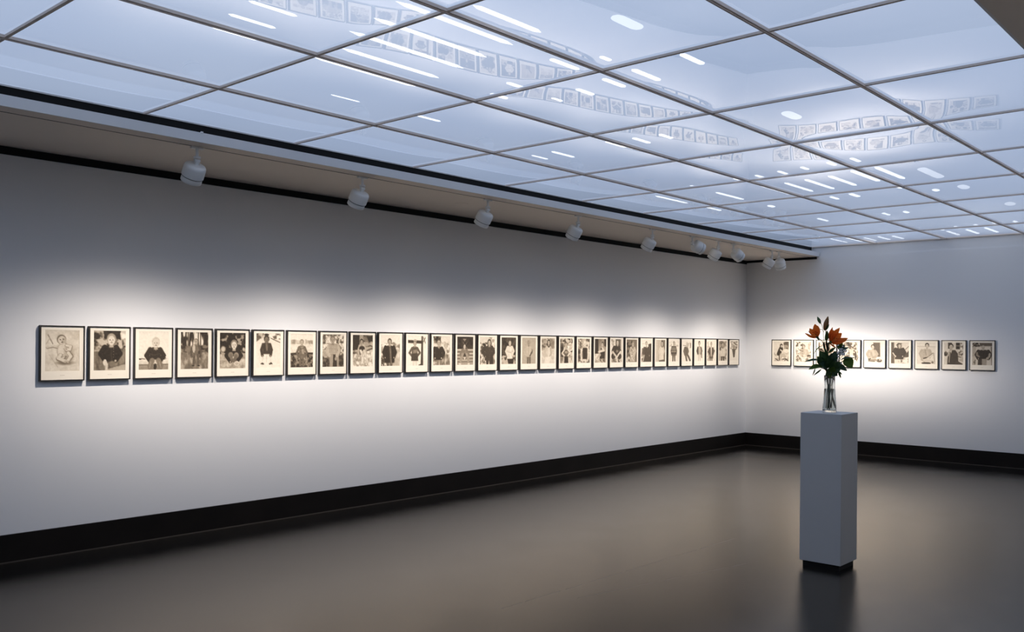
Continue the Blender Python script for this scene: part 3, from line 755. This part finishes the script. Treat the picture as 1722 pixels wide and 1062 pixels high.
def R5():
    p = Print(45, .93, .93); p.poly([(.42, .02), (.82, .02), (.84, .7), (.5, .7)], .35); p.poly([(.1, .6), (.3, .5), (.3, .9), (.14, .86)], .3); p.torso(.36, .36, .78, .2, .24, .72, .66, .8, .07, .05); p.ln([(.3, .5), (.4, .74), (.6, .7)], .05, .62); p.el(.78, .88, .16, .08, .3); p.el(.82, .84, .07, .05, .7); p.el(.46, .86, .24, .06, .6); p.ln([(.16, .9), (.5, .92)], .03, .35); p.head(.4, .22, .10, .22, .82); return p
def R6():
    p = Print(46, .85, .85); p.poly([(-.1, -.1), (.16, -.1), (.2, 1.1), (-.1, 1.1)], .32); p.poly([(.42, .9), (1.1, .3), (1.1, .62), (.5, 1.0)], .28); p.ln([(.56, .55), (1, .12)], .035, .9); p.ln([(.6, .5), (1, .18)], .016, .3); p.tex(.6, .72, 1.1, 1.1, .7, .92, 7); p.legs(.42, .74, 1.05, .14, .85, .4, .02); p.torso(.46, .26, .8, .22, .24, .18, .18, .8, .085, .04); p.ln([(.1, .5), (.25, .68)], .03, .8); p.el(.46, .16, .13, .12, .3); p.head(.48, .16, .09, .35, .78, .5); p.ln([(.3, .14), (.4, .05), (.6, .06)], .02, .25); return p
def R7():
    p = Print(47, .9, .9); p.ln([(0, .18), (1, .2)], .012, .65); p.poly([(-.1, .2), (1.1, .21), (1.1, 1.1), (-.1, 1.1)], .87); p.torso(.46, .3, .74, .22, .26, .70, .66, .8, .07, .02); p.ln([(.26, .45), (.26, .8), (.4, .86)], .06, .68); p.ln([(.36, .74), (.62, .68), (.88, .5)], .035, .22); p.ln([(.46, .8), (.7, .66), (.92, .5)], .045, .82); p.ln([(.4, .82), (.8, .86), (.95, .96)], .07, .8); p.ln([(.9, .5), (.96, .9)], .02, .6); p.el(.5, .96, .26, .05, .2); p.el(.84, .92, .06, .05, .4); p.ln([(.44, .34), (.5, .6)], .01, .4); p.head(.54, .14, .10, .13, .8); return p
def R8():
    p = Print(48, .84, .82); p.poly([(.2, 0), (.4, 0), (.4, .28), (.2, .28)], .2); p.poly([(.62, 0), (.82, 0), (.82, .3), (.62, .3)], .12); p.ln([(.62, .15), (.82, .15)], .014, .7); p.tex(.84, .0, 1.05, .3, .4, .9, 9); p.el(.08, .52, .1, .1, .2); p.ln([(.08, .4), (.1, .5)], .02, .4); p.tex(.76, .36, 1, .6, .3, .9, 9); p.ln([(.7, .62), (1, .7)], .03, .4); p.tex(.6, .7, 1.1, 1.1, .7, .9, 6)
    p.poly([(.2, .45), (.4, .34), (.58, .34), (.72, .5), (.76, 1.05), (.16, 1.05)], .2); p.poly([(.64, .8), (.96, .95), (.98, 1.05), (.5, 1.05)], .25); p.ln([(.3, .5), (.26, .9)], .016, .75); p.poly([(.3, .36), (.42, .34), (.36, .5)], .8); p.ln([(.2, .6), (.26, .44), (.34, .3)], .04, .72); p.head(.36, .18, .115, .16, .74); return p
def R9():
    p = Print(49, .6, .72); p.poly([(-.1, -.1), (.38, -.1), (.38, .18), (-.1, .18)], .25); p.tex(-.1, -.1, .38, .18, .1, .75, 12, 0); p.poly([(.38, .02), (1.1, .02), (1.1, .14), (.38, .14)], .3); p.poly([(.18, .2), (.92, .16), (.96, 1.1), (.12, 1.1)], .82); p.poly([(-.1, .18), (.14, .2), (.14, 1.1), (-.1, 1.1)], .68); p.tex(-.1, .6, .16, 1.1, .4, .75, 6); p.ln([(.96, .2), (1, 1)], .02, .35)
    p.poly([(.3, .66), (.5, .7), (.5, 1.05), (.28, 1.05)], .22); p.poly([(.5, .7), (.74, .7), (.72, 1.05), (.5, 1.05)], .6); p.torso(.56, .32, .72, .26, .22, .12, .14, .6, .09, .03); p.ln([(.24, .46), (.24, .56), (.34, .62)], .05, .5); p.ln([(.88, .5), (.86, .62), (.74, .7)], .05, .62); p.head(.55, .22, .085, .65, .7); return p

def print_material():
    m = mat('silver_print', (.5, .5, .5), .55, .3)
    N, L, b = nodes(m)
    a = N.new('ShaderNodeAttribute'); a.attribute_name = 'tone'; a.attribute_type = 'GEOMETRY'
    cr = N.new('ShaderNodeValToRGB')
    e = cr.color_ramp.elements
    e[0].position = 0; e[0].color = (.012, .009, .006, 1)
    e[1].position = 1; e[1].color = (.87, .79, .66, 1)
    for pos, c in ((.25, (.075, .056, .038)), (.5, (.245, .195, .138)), (.75, (.52, .44, .335))):
        k = e.new(pos); k.color = (*c, 1)
    L.new(a.outputs['Fac'], cr.inputs[0]); L.new(cr.outputs[0], b.inputs['Base Color'])
    return m
M_PRINT = print_material()

FW, FH, FD = .320, .408, .030
PW, PH = .245, .302
PZ = .020           # the print sits above the middle of the mat

# the frame parts lie in a local x-z plane facing -y (the viewer), back at y = 0
def frame_bm():
    bm = bmesh.new()
    t = .0085
    bx(bm, -FW / 2, -FW / 2 + t, -FD, 0, 0, FH, .0012)
    bx(bm, FW / 2 - t, FW / 2, -FD, 0, 0, FH, .0012)
    bx(bm, -FW / 2 + t, FW / 2 - t, -FD, 0, 0, t, .0012)
    bx(bm, -FW / 2 + t, FW / 2 - t, -FD, 0, FH - t, FH, .0012)
    bx(bm, -FW / 2 + t, FW / 2 - t, -.006, 0, t, FH - t)
    return bm
def mat_bm():
    bm = bmesh.new()
    t = .0085
    x0, x1, z0, z1 = -FW / 2 + t, FW / 2 - t, t, FH - t
    cz = FH / 2 + PZ
    a0, a1, b0, b1 = -PW / 2, PW / 2, cz - PH / 2, cz + PH / 2
    Y0, Y1 = -.0235, -.0215
    bx(bm, x0, a0, Y0, Y1, z0, z1); bx(bm, a1, x1, Y0, Y1, z0, z1)
    bx(bm, a0, a1, Y0, Y1, z0, b0); bx(bm, a0, a1, Y0, Y1, b1, z1)
    return bm
F_ME = M_ME = None
proto = {}
def framed(fn, label, group, loc, rz):
    root = thing('framed_photograph', label, 'framed photograph', loc, (0, 0, rz), group)
    if not proto:
        proto['frame'] = obj('frame', frame_bm(), M_FRAME); proto['mat'] = obj('mat', mat_bm(), M_MAT)
        # faint pencil caption under the print
        bm = bmesh.new()
        x = -.016
        r = random.Random(3)
        while x < .016:
            w = r.uniform(.002, .005); bx(bm, x, x + w, -.0238, -.0234, .0395, .0395 + r.uniform(.002, .0045)); x += w + .0012
        proto['caption'] = obj('caption', bm, mat('pencil', (.55, .47, .37), .9, .1), proto['mat'])
        fr, mt = proto['frame'], proto['mat']
    else:
        fr = proto['frame'].copy(); COL.objects.link(fr)
        mt = proto['mat'].copy(); COL.objects.link(mt)
        c = proto['caption'].copy(); COL.objects.link(c); c.parent = mt
    fr.parent = root; mt.parent = root
    p = fn(); p.grain(.05)
    a = np.clip(p.a, .02, .97)
    cz = FH / 2 + PZ
    me = bpy.data.meshes.new('photograph')
    vs = [(-PW / 2 + PW * u, -.0222, cz + PH / 2 - PH * v) for u, v in zip(UU.ravel(), VV.ravel())]
    fs = [(j * NU + i, (j + 1) * NU + i, (j + 1) * NU + i + 1, j * NU + i + 1) for j in range(NV - 1) for i in range(NU - 1)]
    me.from_pydata(vs, [], fs)
    at = me.attributes.new('tone', 'FLOAT', 'POINT')
    at.data.foreach_set('value', a.ravel().astype(np.float32))
    me.materials.append(M_PRINT)
    o = bpy.data.objects.new('photograph', me); COL.objects.link(o); o.parent = root
    return root

LEFT = [
 (P1, 'framed sepia photograph of a bare baby lying on a pale sheet, nearest the camera'),
 (P2, 'framed sepia photograph of a small child in a dark buttoned coat in a garden'),
 (P3, 'framed sepia photograph of a child in dark shirt seated on a white ledge'),
 (P4, 'framed sepia photograph of a small standing child before tall tree trunks'),
 (P5, 'framed sepia photograph of a crouching child with a ball before dark bushes'),
 (P6, 'framed sepia photograph of a child in white trousers on a pale road'),
 (P7, 'framed sepia photograph of a child standing before a misty lake and tree line'),
 (P8, 'framed sepia photograph of a child in striped jumper before blossoming bushes'),
 (P9, 'framed sepia photograph of a bare-legged child sitting beside a dark doorway'),
 (P10, 'framed sepia photograph of a youth in open dark jacket, snowy field behind'),
 (P11, 'framed sepia photograph of a youth in long coat beside a dark wooden post'),
 (P12, 'framed sepia photograph of a youth in dark shirt, tree at upper left'),
 (P13, 'framed sepia photograph of a youth seated on steps before a dark door'),
 (P14, 'framed sepia photograph of a dark-coated person half turned among pale leaves'),
 (P15, 'framed sepia photograph of a white-shirted person with folded arms against dark woods'),
 (P16, 'framed sepia photograph of a pale-shirted person against upright wall boards'),
 (P17, 'framed sepia photograph of a long-haired person in pale dress by a pond'),
 (P18, 'framed sepia photograph of a person with bent bare arms holding a dark bag'),
 (P19, 'framed sepia photograph of a fair-haired person in dark vest among branches'),
 (P20, 'framed sepia photograph of a seated person in profile beside a dark doorway'),
 (P21, 'framed sepia photograph of a seated person in dark jumper with clasped hands'),
 (P22, 'framed sepia photograph of a long-haired person in patterned dress by dark foliage'),
 (P23, 'framed sepia photograph of a person in broad dark cape under pale sky'),
 (P24, 'framed sepia photograph of a person in long pale dress against grey curtain'),
 (P25, 'framed sepia photograph of a person in boldly striped jumper and dark trousers'),
 (P26, 'framed sepia photograph of a person leaning back in a dark suit'),
 (P27, 'framed sepia photograph of a dark-haired person in open jacket and pale trousers'),
 (P28, 'framed sepia photograph of a person in dark suit with white shirt front'),
 (P29, 'framed sepia photograph of a person in pale belted jacket before dark foliage'),
 (P30, 'framed sepia photograph of a dark dress beneath bare branches, nearest the corner'),
]
RIGHT = [
 (R1, 'framed sepia photograph of a crouching person in dark top, leftmost on back wall'),
 (R2, 'framed sepia photograph of a person resting under a tree, second on back wall'),
 (R3, 'framed sepia photograph mostly hidden behind the orange lilies'),
 (R4, 'framed sepia photograph of a garden seat, partly behind the white flower sprig'),
 (R5, 'framed sepia photograph of a pale-jacketed person sitting against a dark post, right of flowers'),
 (R6, 'framed sepia photograph of a person in dark jumper beside a slanting beam'),
 (R7, 'framed sepia photograph of a person in pale shirt sitting with crossed legs'),
 (R8, 'framed sepia photograph of a person in dark jacket with hand at mouth'),
 (R9, 'framed sepia photograph of a person in black shirt, rightmost on back wall'),
]
for k, (fn, lab) in enumerate(LEFT):
    framed(fn, lab, 'sepia photographs along the left wall', (.0006, -10.616 + k * (10.616 - .439) / 29, 1.280), math.pi / 2)
for k, (fn, lab) in enumerate(RIGHT):
    framed(fn, lab, 'sepia photographs on the back wall', (.615 + k * (3.490 - .615) / 8, -.0006, 1.278), 0)

# ------------------------------------------------------------------ pedestal
PX0, PX1, PY0, PY1, PT = 4.136, 4.438, -7.104, -6.808, 1.105
ped = thing('pedestal', 'tall grey-white square pedestal standing on the dark floor near the back corner', 'pedestal', ((PX0 + PX1) / 2, (PY0 + PY1) / 2, 0))
hx, hy = (PX1 - PX0) / 2, (PY1 - PY0) / 2
bm = bmesh.new(); bx(bm, -hx, hx, -hy, hy, .041, PT, .0025); obj('body', bm, M_PED, ped)
bm = bmesh.new(); bx(bm, -hx + .018, hx - .018, -hy + .018, hy - .018, 0, .041); q = obj('plinth', bm, M_BLACK, ped); q['label'] = 'recessed black plinth'

# ------------------------------------------------------------------ vase and flowers
VB = Vector((4.283, -6.945, PT + .0005))
ER = Vector((.745, .667, 0)); ED = Vector((.667, -.745, 0)); UP = Vector((0, 0, 1))
S = .000813
def L3(zx, zy, d=0.0):
    """bouquet coordinates: sideways, upwards and towards the room's open side"""
    return ER * ((zx - 472) * S) + UP * ((968 - zy) * S) + ED * d

M_GLASS = mat('vase_glass', (.97, .99, .98), .0, .5, IOR=1.45, Transmission_Weight=1.0)
M_WATER = mat('vase_water', (.95, .98, .94), .0, .5, IOR=1.33, Transmission_Weight=1.0)
def sqprof(bm, levels, seg=40, e=3.2, rot=0.0):
    rings = []
    for r, z in levels:
        ring = []
        for k in range(seg):
            a = 2 * math.pi * k / seg
            c, s = math.cos(a), math.sin(a)
            rr = r / ((abs(c) ** e + abs(s) ** e) ** (1 / e))
            ring.append(bm.verts.new((rr * math.cos(a + rot), rr * math.sin(a + rot), z)))
        rings.append(ring)
    for A, B in zip(rings[:-1], rings[1:]):
        for k in range(seg):
            bm.faces.new((A[k], A[(k + 1) % seg], B[(k + 1) % seg], B[k]))
    bm.faces.new(rings[0][::-1]); bm.faces.new(rings[-1])
VR = math.radians(12)
vase = thing('vase', 'clear tapered glass vase of flowers standing on the pedestal top', 'vase', VB)
bm = bmesh.new()
sqprof(bm, [(.0455, 0), (.0475, .003), (.0470, .02), (.0430, .09), (.0372, .172), (.0362, .21), (.0372, .262), (.0374, .266), (.0364, .268), (.0354, .266),
            (.0340, .21), (.0349, .172), (.0405, .09), (.0440, .024), (.0425, .015)], rot=VR)
obj('body', bm, M_GLASS, vase, smooth=True)
bm = bmesh.new()
sqprof(bm, [(.0415, .0160), (.0434, .0245), (.0398, .09), (.0344, .170), (.0342, .171)], rot=VR)
q = obj('water', bm, M_WATER, vase, smooth=True); q['label'] = 'clear water filling the lower vase'

M_STEM = mat('stem_green', (.10, .12, .035), .5, .4)
M_STEM2 = mat('stem_brown', (.07, .055, .03), .6, .3)
def leaf_mat(name, c0, c1, rough=.4, thin=.35):
    m = mat(name, c0, rough, .5); add_color_noise(m, c0, c1, 40)
    N, L, b = nodes(m)                     # thin blades let some light through
    t = N.new('ShaderNodeBsdfTranslucent'); ms = N.new('ShaderNodeMixShader'); ms.inputs[0].default_value = thin
    src = b.inputs['Base Color'].links[0].from_socket
    L.new(src, t.inputs[0]); L.new(b.outputs[0], ms.inputs[1]); L.new(t.outputs[0], ms.inputs[2])
    L.new(ms.outputs[0], N['Material Output'].inputs[0])
    return m
M_LEAF = leaf_mat('leaf_dark', (.050, .115, .042), (.085, .17, .055))
M_LEAF2 = leaf_mat('leaf_bright', (.11, .20, .03), (.15, .27, .045))
M_LEAF3 = leaf_mat('leaf_blue', (.048, .12, .075), (.08, .17, .10))
M_BUD = leaf_mat('bud_green', (.06, .13, .05), (.10, .18, .06))
M_BUD2 = leaf_mat('bud_orange', (.20, .13, .04), (.34, .12, .03))
M_PETAL = leaf_mat('petal_orange', (.92, .30, .05), (.95, .40, .075), .5, .5)
M_PETAL2 = leaf_mat('petal_orange_deep', (.90, .27, .045), (.94, .36, .065), .5, .5)
M_ANTH = mat('anther', (.10, .03, .012), .7, .2)
M_FILA = mat('filament', (.60, .30, .06), .5, .3)
M_TINY = mat('tiny_petal', (.80, .80, .80), .6, .3)

def leaf_bm(base, tip, width, normal, curl=.15, fold=.25, nL=10, peak=.42, thick=.0006):
    """a leaf blade from base to tip: pointed oval, folded along the midrib and drooping"""
    base, tip = Vector(base), Vector(tip)
    ax = tip - base; Ln = ax.length; t = ax.normalized()
    n = Vector(normal); n = (n - t * n.dot(t)).normalized()
    s = t.cross(n)
    bm = bmesh.new()
    rows = []
    for i in range(nL + 1):
        f = i / nL
        w = width * .5 * (math.sin(math.pi * f ** (math.log(.5) / math.log(peak))) ** .85 if 0 < f < 1 else .02)
        c = base + ax * f + n * (curl * Ln * math.sin(math.pi * f) - curl * .6 * Ln * f * f)
        row = []
        for k in (-1, -.55, 0, .55, 1):
            row.append(bm.verts.new(c + s * (w * k) + n * (fold * w * abs(k) + .06 * w * math.sin(9 * f + 2 * k))))
        rows.append(row)
    for A, B in zip(rows[:-1], rows[1:]):
        for k in range(4):
            bm.faces.new((A[k], A[k + 1], B[k + 1], B[k]))
    bmesh.ops.solidify(bm, geom=list(bm.faces), thickness=thick)
    return bm

def bud_bm(base, tip, r):
    base, tip = Vector(base), Vector(tip)
    ax = tip - base
    pts = [base + ax * (i / 9) for i in range(10)]
    rad = [r * max(.12, math.sin(math.pi * (.08 + .86 * (i / 9)) ** .9)) for i in range(10)]
    return tube(pts, rad, 10)

def bloom(parent, throat, axis, petals, mat_):
    """an open lily: petals sweep from the throat to the given tips"""
    throat = Vector(throat); axis = Vector(axis).normalized()
    c = obj('bloom', tube([throat - axis * .030, throat - axis * .012, throat + axis * .006], [.004, .008, .011], 10), M_BUD, parent, smooth=True)
    c['label'] = 'open orange lily flower'
    for tip, w in petals:
        tip = Vector(tip)
        ax = tip - throat
        out = ax - axis * ax.dot(axis)
        nrm = (axis - ax.normalized() * axis.dot(ax.normalized()))
        if nrm.length < .1: nrm = ED + UP * .3
        bm = leaf_bm(throat - axis * .004, tip, w, nrm, -.10, .22, 12, .52, .0009)
        obj('petal', bm, mat_, c, smooth=True)
    for k in range(5):
        a = 2 * math.pi * k / 5
        s1 = axis.cross(Vector((.3, .2, 1))).normalized(); s2 = axis.cross(s1)
        e = throat + axis * .048 + (s1 * math.cos(a) + s2 * math.sin(a)) * .017
        st = obj('stamen', tube(spline([throat, throat + axis * .025 + (e - throat) * .15, e], 4), .0009, 6), M_FILA, c, smooth=True)
    bm = bmesh.new()
    for k in range(5):
        a = 2 * math.pi * k / 5
        e = throat + axis * .048 + (s1 * math.cos(a) + s2 * math.sin(a)) * .017
        tube([e - s1 * .004, e - s1 * .002, e + s1 * .002, e + s1 * .004], [.0006, .0017, .0017, .0006], 6, bm)
    q = obj('anthers', bm, M_ANTH, c, smooth=True); q['label'] = 'dark brown anthers'
    return c

def plant(name, label, cat, group=None):
    return thing(name, label, cat, VB, (0, 0, 0), group)

# left lily stem: bloom to the left, green bud above
a = plant('orange_lily', 'orange lily stem with left bloom and small green bud in the glass vase', 'lily', 'orange lilies in the vase')
main = spline([L3(455, 945, .004), L3(462, 800, .006), L3(450, 690, .004), L3(440, 560, .008), L3(425, 440, .012), L3(415, 340, .01)], 6)
st = obj('stem', tube(main, [.0042] * 18 + [.0036] * (len(main) - 18), 8), M_STEM, a, smooth=True)
obj('side_stem', tube(spline([L3(418, 360, .01), L3(385, 325, .016), L3(352, 303, .022)], 5), .0022, 8), M_STEM2, a, smooth=True)
obj('side_stem', tube(spline([L3(415, 340, .01), L3(408, 250, .006), L3(400, 200, .004), L3(388, 172, .002)], 5), .0018, 8), M_STEM, a, smooth=True)
th = L3(350, 300, .022)
bloom(a, th, L3(285, 225, .075) - th, [
    (L3(222, 272, .050), .040), (L3(242, 250, .085), .037), (L3(286, 222, .000), .040), (L3(322, 180, .045), .055), (L3(358, 196, .02), .034), (L3(300, 215, .07), .046)], M_PETAL)
obj('bud', bud_bm(L3(386, 178, .002), L3(358, 117, 0), .0115), M_BUD, a, smooth=True)
obj('leaf', leaf_bm(L3(420, 262, .0), L3(362, 224, .02), .014, UP + ED * .4), M_LEAF, a, smooth=True)
obj('leaf', leaf_bm(L3(432, 400, .02), L3(302, 437, .05), .014, UP + ED * .3, .28), M_LEAF, a, smooth=True)
obj('leaf', leaf_bm(L3(430, 470, .02), L3(352, 390, .04), .020, UP + ED * .5, .1), M_LEAF, a, smooth=True)
obj('leaf', leaf_bm(L3(420, 420, .02), L3(395, 335, .03), .016, ED, .05), M_STEM2, a, smooth=True)

# right lily stem: bloom to the right, tall bud above
b_ = plant('orange_lily', 'orange lily stem with right bloom and tall reddish bud in the glass vase', 'lily', 'orange lilies in the vase')
main = spline([L3(476, 945, -.006), L3(468, 800, -.004), L3(472, 690, 0), L3(462, 560, .01), L3(446, 420, .012), L3(436, 300, .008)], 6)
obj('stem', tube(main, .0040, 8), M_STEM, b_, smooth=True)
obj('side_stem', tube(spline([L3(446, 410, .012), L3(452, 375, .02), L3(464, 348, .026)], 5), .0024, 8), M_STEM2, b_, smooth=True)
obj('side_stem', tube(spline([L3(436, 300, .008), L3(430, 250, .006), L3(426, 225, .004)], 5), .0022, 8), M_STEM, b_, smooth=True)
th = L3(466, 345, .026)
bloom(b_, th, L3(530, 285, .095) - th, [
    (L3(474, 208, .03), .046), (L3(529, 210, .055), .055), (L3(500, 235, .0), .058), (L3(607, 312, .06), .049), (L3(578, 338, .095), .052), (L3(482, 392, .07), .052), (L3(545, 360, .10), .046), (L3(562, 262, .03), .058), (L3(450, 250, .05), .040)], M_PETAL2)
obj('bud', bud_bm(L3(420, 238, .004), L3(452, 114, .002), .0175), M_BUD2, b_, smooth=True)
obj('leaf', leaf_bm(L3(424, 240, .01), L3(456, 182, .02), .016, ED, .05), M_LEAF, b_, smooth=True)
obj('leaf', leaf_bm(L3(432, 330, .01), L3(432, 238, .03), .036, ED + ER * .2, .06), M_LEAF, b_, smooth=True)
obj('leaf', leaf_bm(L3(448, 430, .02), L3(420, 330, .035), .022, ED, .08), M_STEM2, b_, smooth=True)
obj('leaf', leaf_bm(L3(450, 440, .02), L3(510, 385, .04), .020, UP * .5 + ED, .1), M_LEAF, b_, smooth=True)
obj('leaf', leaf_bm(L3(440, 480, .02), L3(398, 380, .05), .018, ED, .1), M_LEAF, b_, smooth=True)

# leafy branches: (label, stem points, [(base, tip, width, normal, material)])
BR = [
 ('leafy green branch spreading left with a narrow leaf by the second photograph',
  [(490, 930, -.012), (470, 760, -.008), (448, 640, 0), (420, 560, .012), (350, 520, .02)],
  [((410, 520, .02), (232, 512, .04), .034, UP + ED * .5, 3), ((430, 545, .02), (362, 420, .05), .080, ED + UP * .3, 1), ((400, 545, .02), (340, 470, .05), .060, ED, 1), ((440, 560, .03), (470, 440, .05), .055, ED, 3)]),
 ('leafy green branch drooping left with a bright leaf and thin hanging blades',
  [(440, 930, .010), (452, 760, .008), (450, 650, .01), (425, 590, .022), (370, 565, .03)],
  [((400, 560, .03), (264, 582, .05), .050, UP + ED * .7, 2), ((430, 570, .03), (360, 525, .06), .060, ED + UP * .5, 3), ((440, 575, .03), (425, 510, .06), .060, ED, 1), ((330, 575, .03), (305, 640, .035), .010, ED, 1), ((385, 585, .03), (312, 640, .04), .012, ED + UP * .3, 1), ((448, 585, .035), (450, 665, .05), .040, ED, 2)]),
 ('leafy green branch arching right with a large round leaf',
  [(505, 930, .004), (484, 760, .004), (486, 650, .0), (520, 560, .01), (600, 500, .02), (680, 480, .012)],
  [((590, 490, .02), (650, 572, .05), .085, ED + UP * .5, 2), ((560, 500, .02), (672, 478, .04), .032, UP + ED * .4, 3), ((660, 480, .015), (760, 490, .02), .010, UP + ED * .3, 1), ((520, 560, .02), (605, 592, .05), .060, UP + ED, 3), ((500, 570, .03), (560, 520, .05), .050, ED + UP * .5, 1), ((540, 610, .02), (560, 662, .03), .016, ED, 1), ((535, 600, .02), (572, 630, .03), .012, ED, 1)]),
 ('leafy green branch filling the middle of the bouquet above the vase rim',
  [(465, 930, -.002), (476, 780, .0), (468, 660, .008), (470, 590, .022), (475, 500, .03)],
  [((468, 600, .03), (520, 640, .05), .050, ED, 3), ((470, 590, .03), (500, 505, .06), .070, ED + ER * .2, 1), ((468, 580, .03), (415, 640, .055), .045, ED, 1), ((470, 560, .03), (425, 480, .06), .070, ED - ER * .2, 1), ((474, 530, .03), (500, 420, .05), .060, ED, 3), ((474, 620, .03), (540, 585, .06), .050, ED + UP * .5, 1), ((470, 540, .0), (530, 470, -.03), .060, ED, 1), ((465, 540, .0), (400, 480, -.03), .060, ED, 1), ((468, 610, .03), (480, 560, .065), .055, ED, 2), ((465, 630, .02), (430, 615, .05), .045, ED, 2)]),
 ('leafy green branch behind the white sprig with small pale leaves',
  [(482, 930, .012), (492, 760, .01), (505, 640, -.002), (530, 500, -.01), (570, 410, -.008)],
  [((550, 440, -.01), (640, 385, .0), .034, UP + ED * .8, 3), ((565, 410, -.008), (600, 362, .01), .030, ED, 3), ((560, 410, -.008), (545, 345, .01), .032, ED, 2), ((540, 450, -.005), (600, 410, .03), .030, ED + UP * .4, 3), ((560, 390, 0), (575, 340, .02), .024, ED, 2)]),
]
LM = {1: M_LEAF, 2: M_LEAF2, 3: M_LEAF3}
for lab, sp, leaves in BR:
    t = plant('leafy_branch', lab, 'branch', 'leafy branches in the vase')
    obj('stem', tube(spline([L3(*p) for p in sp], 6), .0028, 8), M_STEM2 if 'middle' not in lab else M_STEM, t, smooth=True)
    for bs, tp, w, nr, mm in leaves:
        obj('leaf', leaf_bm(L3(*bs), L3(*tp), w, nr, .10, .2, 10, .45), LM[mm], t, smooth=True)

# white filler flowers
t = plant('white_flower_sprig', 'sprig of tiny white flowers right of the orange lilies in the vase', 'flower sprig')
sp = spline([L3(458, 930, .012), L3(478, 760, .012), L3(498, 650, .014), L3(525, 540, .02), L3(545, 470, .070)], 6)
obj('stem', tube(sp, .0016, 6), M_STEM, t, smooth=True)
r = random.Random(11)
fl0 = None
for k in range(46):
    zx = r.gauss(543, 20); zy = r.gauss(436, 27); d = r.uniform(.055, .105)
    end = L3(zx, zy, d)
    if k % 3 == 0:
        q = obj('twig', tube([L3(530 + (zx - 540) * .2, 520, .036), (L3(538, 490, .055) + end) / 2, end], .0006, 5), M_STEM, t)
    if fl0 is None:
        bm = bmesh.new()
        for j in range(5):
            an = 2 * math.pi * j / 5
            m_ = Matrix.Translation((.0034 * math.cos(an), .0034 * math.sin(an), 0)) @ Matrix.Diagonal((1, 1, .6, 1))
            bmesh.ops.create_icosphere(bm, subdivisions=1, radius=.0032, matrix=m_)
        fl0 = obj('flower', bm, M_TINY, t, smooth=True); f = fl0
    else:
        f = fl0.copy(); COL.objects.link(f); f.parent = t
    f.location = end
    f.rotation_euler = (r.uniform(-1.5, 1.5), r.uniform(-1.5, 1.5), 0)

# ------------------------------------------------------------------ light on the unseen right-hand wall, lit like the left one
for k in range(6):
    li = bpy.data.lights.new('wall_wash', 'SPOT'); li.energy = 170; li.color = (1, .88, .77)
    li.spot_size = math.radians(150); li.spot_blend = .3; li.shadow_soft_size = .035
    beam_profile(li, .25, .25)
    lo = bpy.data.objects.new('wall_wash', li); COL.objects.link(lo)
    lo.location = (6.09, -11.5 + k * 1.9, 2.70)
    d = Vector((RX, -11.5 + k * 1.9, WZ)) - Vector(lo.location)
    lo.rotation_euler = d.to_track_quat('-Z', 'Y').to_euler()

# ------------------------------------------------------------------ world, camera, view
w = bpy.data.worlds.new('world'); scn.world = w; w.use_nodes = True
w.node_tree.nodes['Background'].inputs[0].default_value = (0, 0, 0, 1)
w.node_tree.nodes['Background'].inputs[1].default_value = 0

f_, yaw, rol, cx_, cy_ = 1537.327, .7306308, -.0086314, 861.005, 578.1855
F = Vector((-math.sin(yaw), math.cos(yaw), 0))
r0 = Vector((math.cos(yaw), math.sin(yaw), 0)); u0 = Vector((0, 0, 1))
r_ = math.cos(rol) * r0 - math.sin(rol) * u0
u_ = math.sin(rol) * r0 + math.cos(rol) * u0
cam = bpy.data.cameras.new('camera')
co = bpy.data.objects.new('camera', cam); COL.objects.link(co)
Mx = Matrix((( r_.x, u_.x, -F.x, 6.99227), (r_.y, u_.y, -F.y, -13.426), (r_.z, u_.z, -F.z, 1.58), (0, 0, 0, 1)))
co.matrix_world = Mx
cam.sensor_width = 36; cam.sensor_fit = 'HORIZONTAL'
cam.lens = f_ / 1722 * 36
cam.shift_x = (861 - cx_) / 1722
cam.shift_y = (cy_ - 531) / 1722
cam.clip_start = .05
scn.camera = co

scn.view_settings.view_transform = 'Standard'
scn.view_settings.look = 'None'
scn.view_settings.gamma = 1
scn.view_settings.exposure = 0
scn.view_settings.use_curve_mapping = False
cy = scn.cycles
cy.use_denoising = True
cy.max_bounces = 14; cy.diffuse_bounces = 6; cy.glossy_bounces = 6; cy.transmission_bounces = 14; cy.transparent_max_bounces = 16
cy.sample_clamp_indirect = 6
cy.caustics_reflective = False
